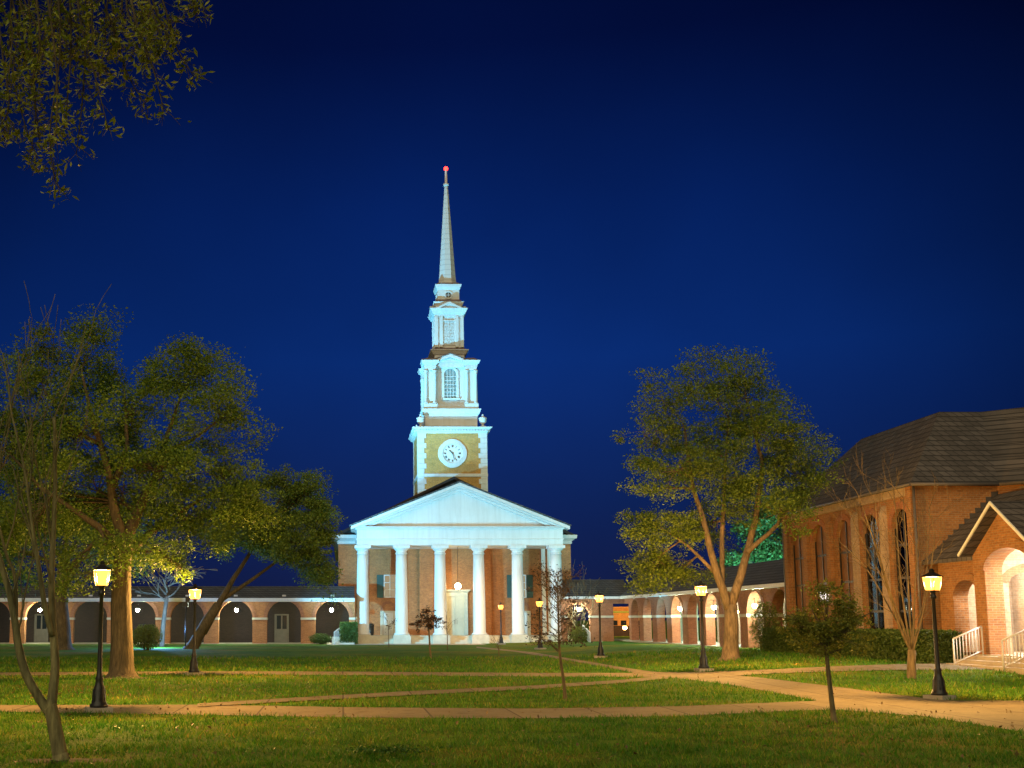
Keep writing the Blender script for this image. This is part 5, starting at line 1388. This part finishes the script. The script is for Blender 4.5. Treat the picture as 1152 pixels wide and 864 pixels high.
# bushes and hedges
def bush(name, label, cat, c, r, n, leaf, mat, group=None, boxy=False, stemr=0.03):
    root = thing(name, label, cat, (c[0], c[1], c[2]-r[2]), group)
    tk_ = MB()
    for i in range(10):
        a = random.uniform(0, 2*PI); q = random.random()
        tk_.tube([(c[0]+math.cos(a)*r[0]*q*.3, c[1]+math.sin(a)*r[1]*q*.3, c[2]-r[2]-.05), (c[0]+math.cos(a)*r[0]*q*.5, c[1]+math.sin(a)*r[1]*q*.5, c[2]), (c[0]+math.cos(a)*r[0]*q*.7, c[1]+math.sin(a)*r[1]*q*.7, c[2]+r[2]*.7)], [stemr, stemr*.7, stemr*.3], 4)
    tk_.build('stem', M['bark_twig'], root)
    if boxy:
        p = rng.uniform(-1, 1, size=(n,3)); ax = rng.integers(0, 5, n); 
        for a_ in range(3):
            m_ = (ax == a_); p[m_, a_ if a_ != 2 else 2] = np.where(rng.random(m_.sum()) < 0.5, -1, 1) if a_ != 2 else 1
        p[rng.random(n) < 0.3] *= 0.75
        p = p*np.array(r)*0.97+rng.normal(size=(n,3))*0.04
        cen = p+np.array(c)
    else:
        d = rng.normal(size=(n,3)); d /= np.linalg.norm(d, axis=1)[:,None]
        q = rng.random(n)**0.28
        q *= 1+0.12*np.sin(d[:,0]*7+d[:,2]*5)*np.cos(d[:,1]*6)
        cen = np.array(c)+d*q[:,None]*np.array(r)
    leaf_mesh('foliage', cen, leaf, mat, root, 0.55)
    return root
c_ = U(165, 717, 77.5); bush('round_bush', 'round dark clipped bush between the great oak and the leaning trunk', 'bush', (c_.x, c_.y, 0.85), (1.05, 1.0, 0.85), 5000, 0.10, M['leaf_dark'])
c_ = U(392.5, 709, 94.5); bush('clipped_bush', 'bright green clipped bush at the left foot of the portico', 'bush', (c_.x, c_.y, 0.86), (0.68, 0.7, 0.88), 11000, 0.10, M['leaf_hedge'], None, True)
c_ = U(664, 712, 94.0); bush('dark_shrub', 'dark low shrub beside the railing right of the portico', 'bush', (c_.x-0.9, c_.y, 0.7), (0.85, 0.7, 0.75), 3500, 0.10, M['leaf_dark'])
c_ = U(360, 716, 95.0); bush('low_bush', 'low bush in the shaded arch left of the clipped bush', 'bush', (c_.x, c_.y, 0.45), (0.9, 0.5, 0.45), 2600, 0.09, M['leaf_hedge'])
hx = 21.9
for (y, l_, lab) in ((58.0, 1.3, 'far clipped hedge block at the left corner of the hall'), (54.9, 1.6, 'clipped hedge block under the far hall windows'), (51.6, 1.5, 'clipped hedge block under the middle hall windows'),
                     (48.4, 1.45, 'clipped hedge block behind the bare vase shaped tree'), (45.6, 1.25, 'clipped hedge block beside the lamp post, before the low wing'), (43.2, 0.95, 'clipped hedge block against the porch railing')):
    bush('hedge', lab, 'hedge', (hx, y, 0.42+0.55), (0.6, l_, 0.58), 11000, 0.095, M['leaf_hedge'], 'clipped hedge blocks before the hall', True)
c_ = U(893, 715, 57.8); bush('climbing_bush', 'tall loose bush at the corner where arcade meets hall', 'bush', (22.0, 60.6, 1.6), (0.75, 0.9, 1.35), 3800, 0.10, M['leaf_dark'])
bush('hedge', 'low green hedge seen through the porch arch', 'hedge', (27.3, 36.0, 1.0), (0.4, 0.9, 0.35), 2500, 0.08, M['leaf_hedge'], None, True)

# overhanging branches at the top left, from an oak standing just left of the camera
random.seed(33)
t6 = thing('overhanging_oak', 'oak branches hanging into the top left corner over the lawn', 'tree', (-5.2, 6.6, 0))
tk = MB(); cen = []
tk.tube([(-5.2,6.6,-.2), (-5.15,6.6,1.5), (-5.0,6.65,3.4), (-4.7,6.8,5.2)], [0.5, 0.36, 0.32, 0.28], 12)
tips = []
Yb = 9.0
mains = [[(-4.8,6.8,5.0), (-4.2,7.6,6.9), (-3.3,8.5,7.9), P(-40,-90,Yb), P(60,-70,Yb), P(150,-45,Yb+.2), P(215,-20,Yb+.3)],
         [(-4.8,6.8,4.8), (-4.4,7.8,6.2), (-3.6,8.8,6.9), P(-70,-10,Yb+.3), P(20,-45,Yb+.4), P(110,-50,Yb+.5)]]
qs = []
for m_ in mains: qs += stem(m_, 0.13, 0.022, 8, 5)[12:]
hang = [((-10,-40), (4,70), (10,120), (-6,150)), ((5,-45), (22,40), (38,110), (45,160)), ((30,-60), (34,30), (40,120), (34,178)), ((45,-60), (62,60), (64,130), (60,165)), ((60,-60), (68,50), (56,150), (62,205)),
        ((85,-60), (90,20), (108,90), (122,146)), ((100,-60), (96,60), (92,120), (86,172)), ((118,-60), (130,30), (142,80), (166,122)), ((140,-50), (152,20), (170,70), (184,122)), ((160,-45), (178,20), (196,50), (218,86)), ((170,-40), (186,10), (190,25), (192,40)), ((15,-50), (12,60), (28,140), (48,190)), ((75,-60), (80,40), (76,110), (72,150)), ((205,-30), (212,-8), (220,4), (228,8)), ((-20,-30), (-8,80), (6,150), (12,135)), ((130,-60), (120,10), (118,50), (112,84))]
hang += [((x, -60), (x+random.uniform(-14,14), -10+random.uniform(-10,30)), (x+random.uniform(-22,22), 30+random.uniform(-10,30)), (x+random.uniform(-26,26), random.uniform(50,110)*(1-0.35*x/200))) for x in (0, 12, 26, 40, 55, 70, 82, 95, 108, 122, 136, 150, 165, 178, 20, 60, 100, 145)]
for i, h in enumerate(hang):
    dy = random.uniform(-0.5, 0.7)
    q = stem([P(x, y, Yb+dy) for x, y in h], 0.011, 0.0035, 5, 5)
    for j, p in enumerate(q):
        f_ = j/len(q)
        if f_ < 0.25: continue
        for _ in range(random.choice((2, 2, 3)) if f_ < 0.97 else 4):
            d = Vector((random.gauss(0,1), random.gauss(0,1), random.gauss(-0.5,.6))).normalized(); L = random.uniform(.10, .26)*(1.15-0.5*f_)
            tk.tube([p, p+d*L*0.5+Vector((0,0,-.01)), p+d*L+Vector((0,0,-.04))], [0.003, 0.0025, 0.0015], 3, cap=False)
            for s_ in range(random.randint(3, 6)):
                cen.append(np.array(p+d*L*random.uniform(.3,1.05))+rng.normal(size=3)*0.022)
q = stem([P(62,205,Yb), P(60,182,Yb), P(64,200,Yb), P(66,222,Yb)], 0.004, 0.003, 4)
for _ in range(9): cen.append(np.array(P(66,224,Yb))+rng.normal(size=3)*0.035)
tk.build('trunk', M['bark'], t6)
leaf_mesh('crown', np.array(cen), 0.066, m_leaf('near_leaf', (0.14,0.195,0.010), (0.34,0.39,0.035), 0.45), t6, 0.30, droop=True)

# mulch rings, grass
def ring(px, py, rx, ry):
    p = G(px, py); mb = MB(); n = 28
    mb.add([(p.x, p.y, T(p.x,p.y)+0.03)]+[(p.x+rx*math.cos(2*PI*i/n)*(1+.12*math.sin(i*2.3)), p.y+ry*math.sin(2*PI*i/n)*(1+.12*math.cos(i*1.7)), T(p.x,p.y)+0.004) for i in range(n)], [(0, 1+i, 1+(i+1)%n) for i in range(n)])
    mb.build('mulch_ring', M['mulch'], kind='structure')
ring(75, 856, 0.75, 0.30); ring(137, 763, 1.0, 0.8)

def in_poly(x, y, poly):
    n = len(poly); ins_ = np.zeros(len(x), bool); j = n-1
    for i in range(n):
        xi, yi = poly[i]; xj, yj = poly[j]
        c_ = ((yi > y) != (yj > y)) & (x < (xj-xi)*(y-yi)/(yj-yi+1e-12)+xi)
        ins_ ^= c_; j = i
    return ins_
NB = 240000
gy = 13.0*np.exp(rng.random(NB)**1.15*math.log(62/13.0)); gx = (rng.random(NB)*1.20-0.42)*gy
keep = np.ones(NB, bool)
for pp in PATH_POLYS:
    keep &= ~in_poly(gx, gy, pp)
# patchy turf
nz = np.array([mnoise.noise(Vector((a*0.9, b*0.9, 0)))*0.6+mnoise.noise(Vector((a*3.1, b*3.1, 7)))*0.4 for a, b in zip(gx, gy)])
keep &= rng.random(NB) < np.clip(0.72+nz*1.1, 0.15, 1.0)
for (cx_, cy_, rx_, ry_) in ((*G(75,856)[:2], .6, .24), (*G(137,763)[:2], .85, .65)):
    keep &= ((gx-cx_)/rx_)**2+((gy-cy_)/ry_)**2 > 1
gx, gy, nz = gx[keep], gy[keep], nz[keep]; NB = len(gx)
def Tv(x, y):
    s = lambda a, b, q: (lambda t_: t_*t_*(3-2*t_))(np.clip((q-a)/(b-a), 0, 1))
    return 0.40*s(9, 20, x)*s(30, 42, y)*(1-0.45*s(62, 92, y))
gz = Tv(gx, gy)
sc_ = (gy/16.0)**0.55
hgt = 0.058*sc_*rng.uniform(0.5, 1.5, NB)*(1+0.7*np.clip(nz, -0.6, 0.8)); wd = 0.009*sc_**1.4*rng.uniform(0.7, 1.3, NB)
an = rng.uniform(0, 2*PI, NB); ln = hgt*rng.uniform(0.1, 1.0, NB); a2 = rng.uniform(0, 2*PI, NB)
v = np.empty((NB,3,3)); base_ = np.stack([gx, gy, gz-0.004], 1)
off = np.stack([np.cos(an)*wd, np.sin(an)*wd, np.zeros(NB)], 1)
v[:,0] = base_-off; v[:,1] = base_+off; v[:,2] = base_+np.stack([np.cos(a2)*ln, np.sin(a2)*ln, hgt], 1)
me = bpy.data.meshes.new('grass'); me.vertices.add(3*NB); me.vertices.foreach_set('co', v.reshape(-1))
me.loops.add(3*NB); me.loops.foreach_set('vertex_index', np.arange(3*NB, dtype=np.int32))
me.polygons.add(NB); me.polygons.foreach_set('loop_start', np.arange(0, 3*NB, 3, dtype=np.int32)); me.polygons.foreach_set('loop_total', np.full(NB, 3, dtype=np.int32))
me.materials.append(M['grass_blade']); me.update(calc_edges=True)
go = bpy.data.objects.new('grass', me); col.objects.link(go); go['kind'] = 'stuff'; tag(go, 'short uneven lawn grass between the walks', 'grass')

# fallen leaves
NL = 2600
fx = np.concatenate([rng.normal(-7, 6, NL//2), rng.uniform(-14, 22, NL//2)]); fy = np.concatenate([rng.normal(33, 9, NL//2), 14+rng.random(NL//2)**1.5*40])
m_ = (fy > 13.5) & (fy < 62); fx, fy = fx[m_], fy[m_]
cen = np.stack([fx, fy, Tv(fx, fy)+0.045], 1)
lf = leaf_mesh('fallen_leaves', cen, 0.075, m_leaf('fallen_leaf', (0.10,0.055,0.02), (0.26,0.16,0.06), 0.1), None, 0.6, up=4.0)
lf['kind'] = 'stuff'; tag(lf, 'brown fallen leaves strewn over the lawn and walks', 'leaves')

# floodlight fixture that lights the chapel, behind the leaning trunk
fx_ = thing('floodlight', 'dark pole mounted floodlight behind the second lamp post, aimed at the steeple', 'floodlight', (-10.7, 80.1, 0))
mb = MB(); mb.tube([(-10.75,80.0,-.1), (-10.75,80.0,2.85)], 0.045, 8); mb.build('pole', M['iron'], fx_)
mb = MB(); mb.box(-11.0, -10.6, 79.8, 80.2, 2.86, 3.2); mb.box(-10.8, -10.5, 80.0, 80.3, 3.21, 3.5); mb.build('housing', M['iron'], fx_)
sp0 = bpy.data.lights.new('branch_fill', 'POINT'); sp0.energy = 2600; sp0.color = (0.16,0.45,1.0); sp0.shadow_soft_size = 0.15  # added blue fill light for the bare tree, no lamp of its own
spo = bpy.data.objects.new('branch_fill', sp0); col.objects.link(spo); spo.location = (-13.2, 83.0, 1.3)

# a tuft of clover in the near lawn
cp = G(438, 851); n = 420
cen = np.stack([cp.x+rng.normal(0, 0.30, n), cp.y+rng.normal(0, 0.16, n), 0.06+rng.random(n)*0.07], 1)
wd_ = leaf_mesh('weed_patch', cen, 0.05, m_leaf('clover_leaf', (0.03,0.10,0.01), (0.09,0.20,0.03), 0.3), None, 0.8, up=2.0)
wd_['kind'] = 'stuff'; tag(wd_, 'patch of dark green clover in the near lawn', 'weeds')
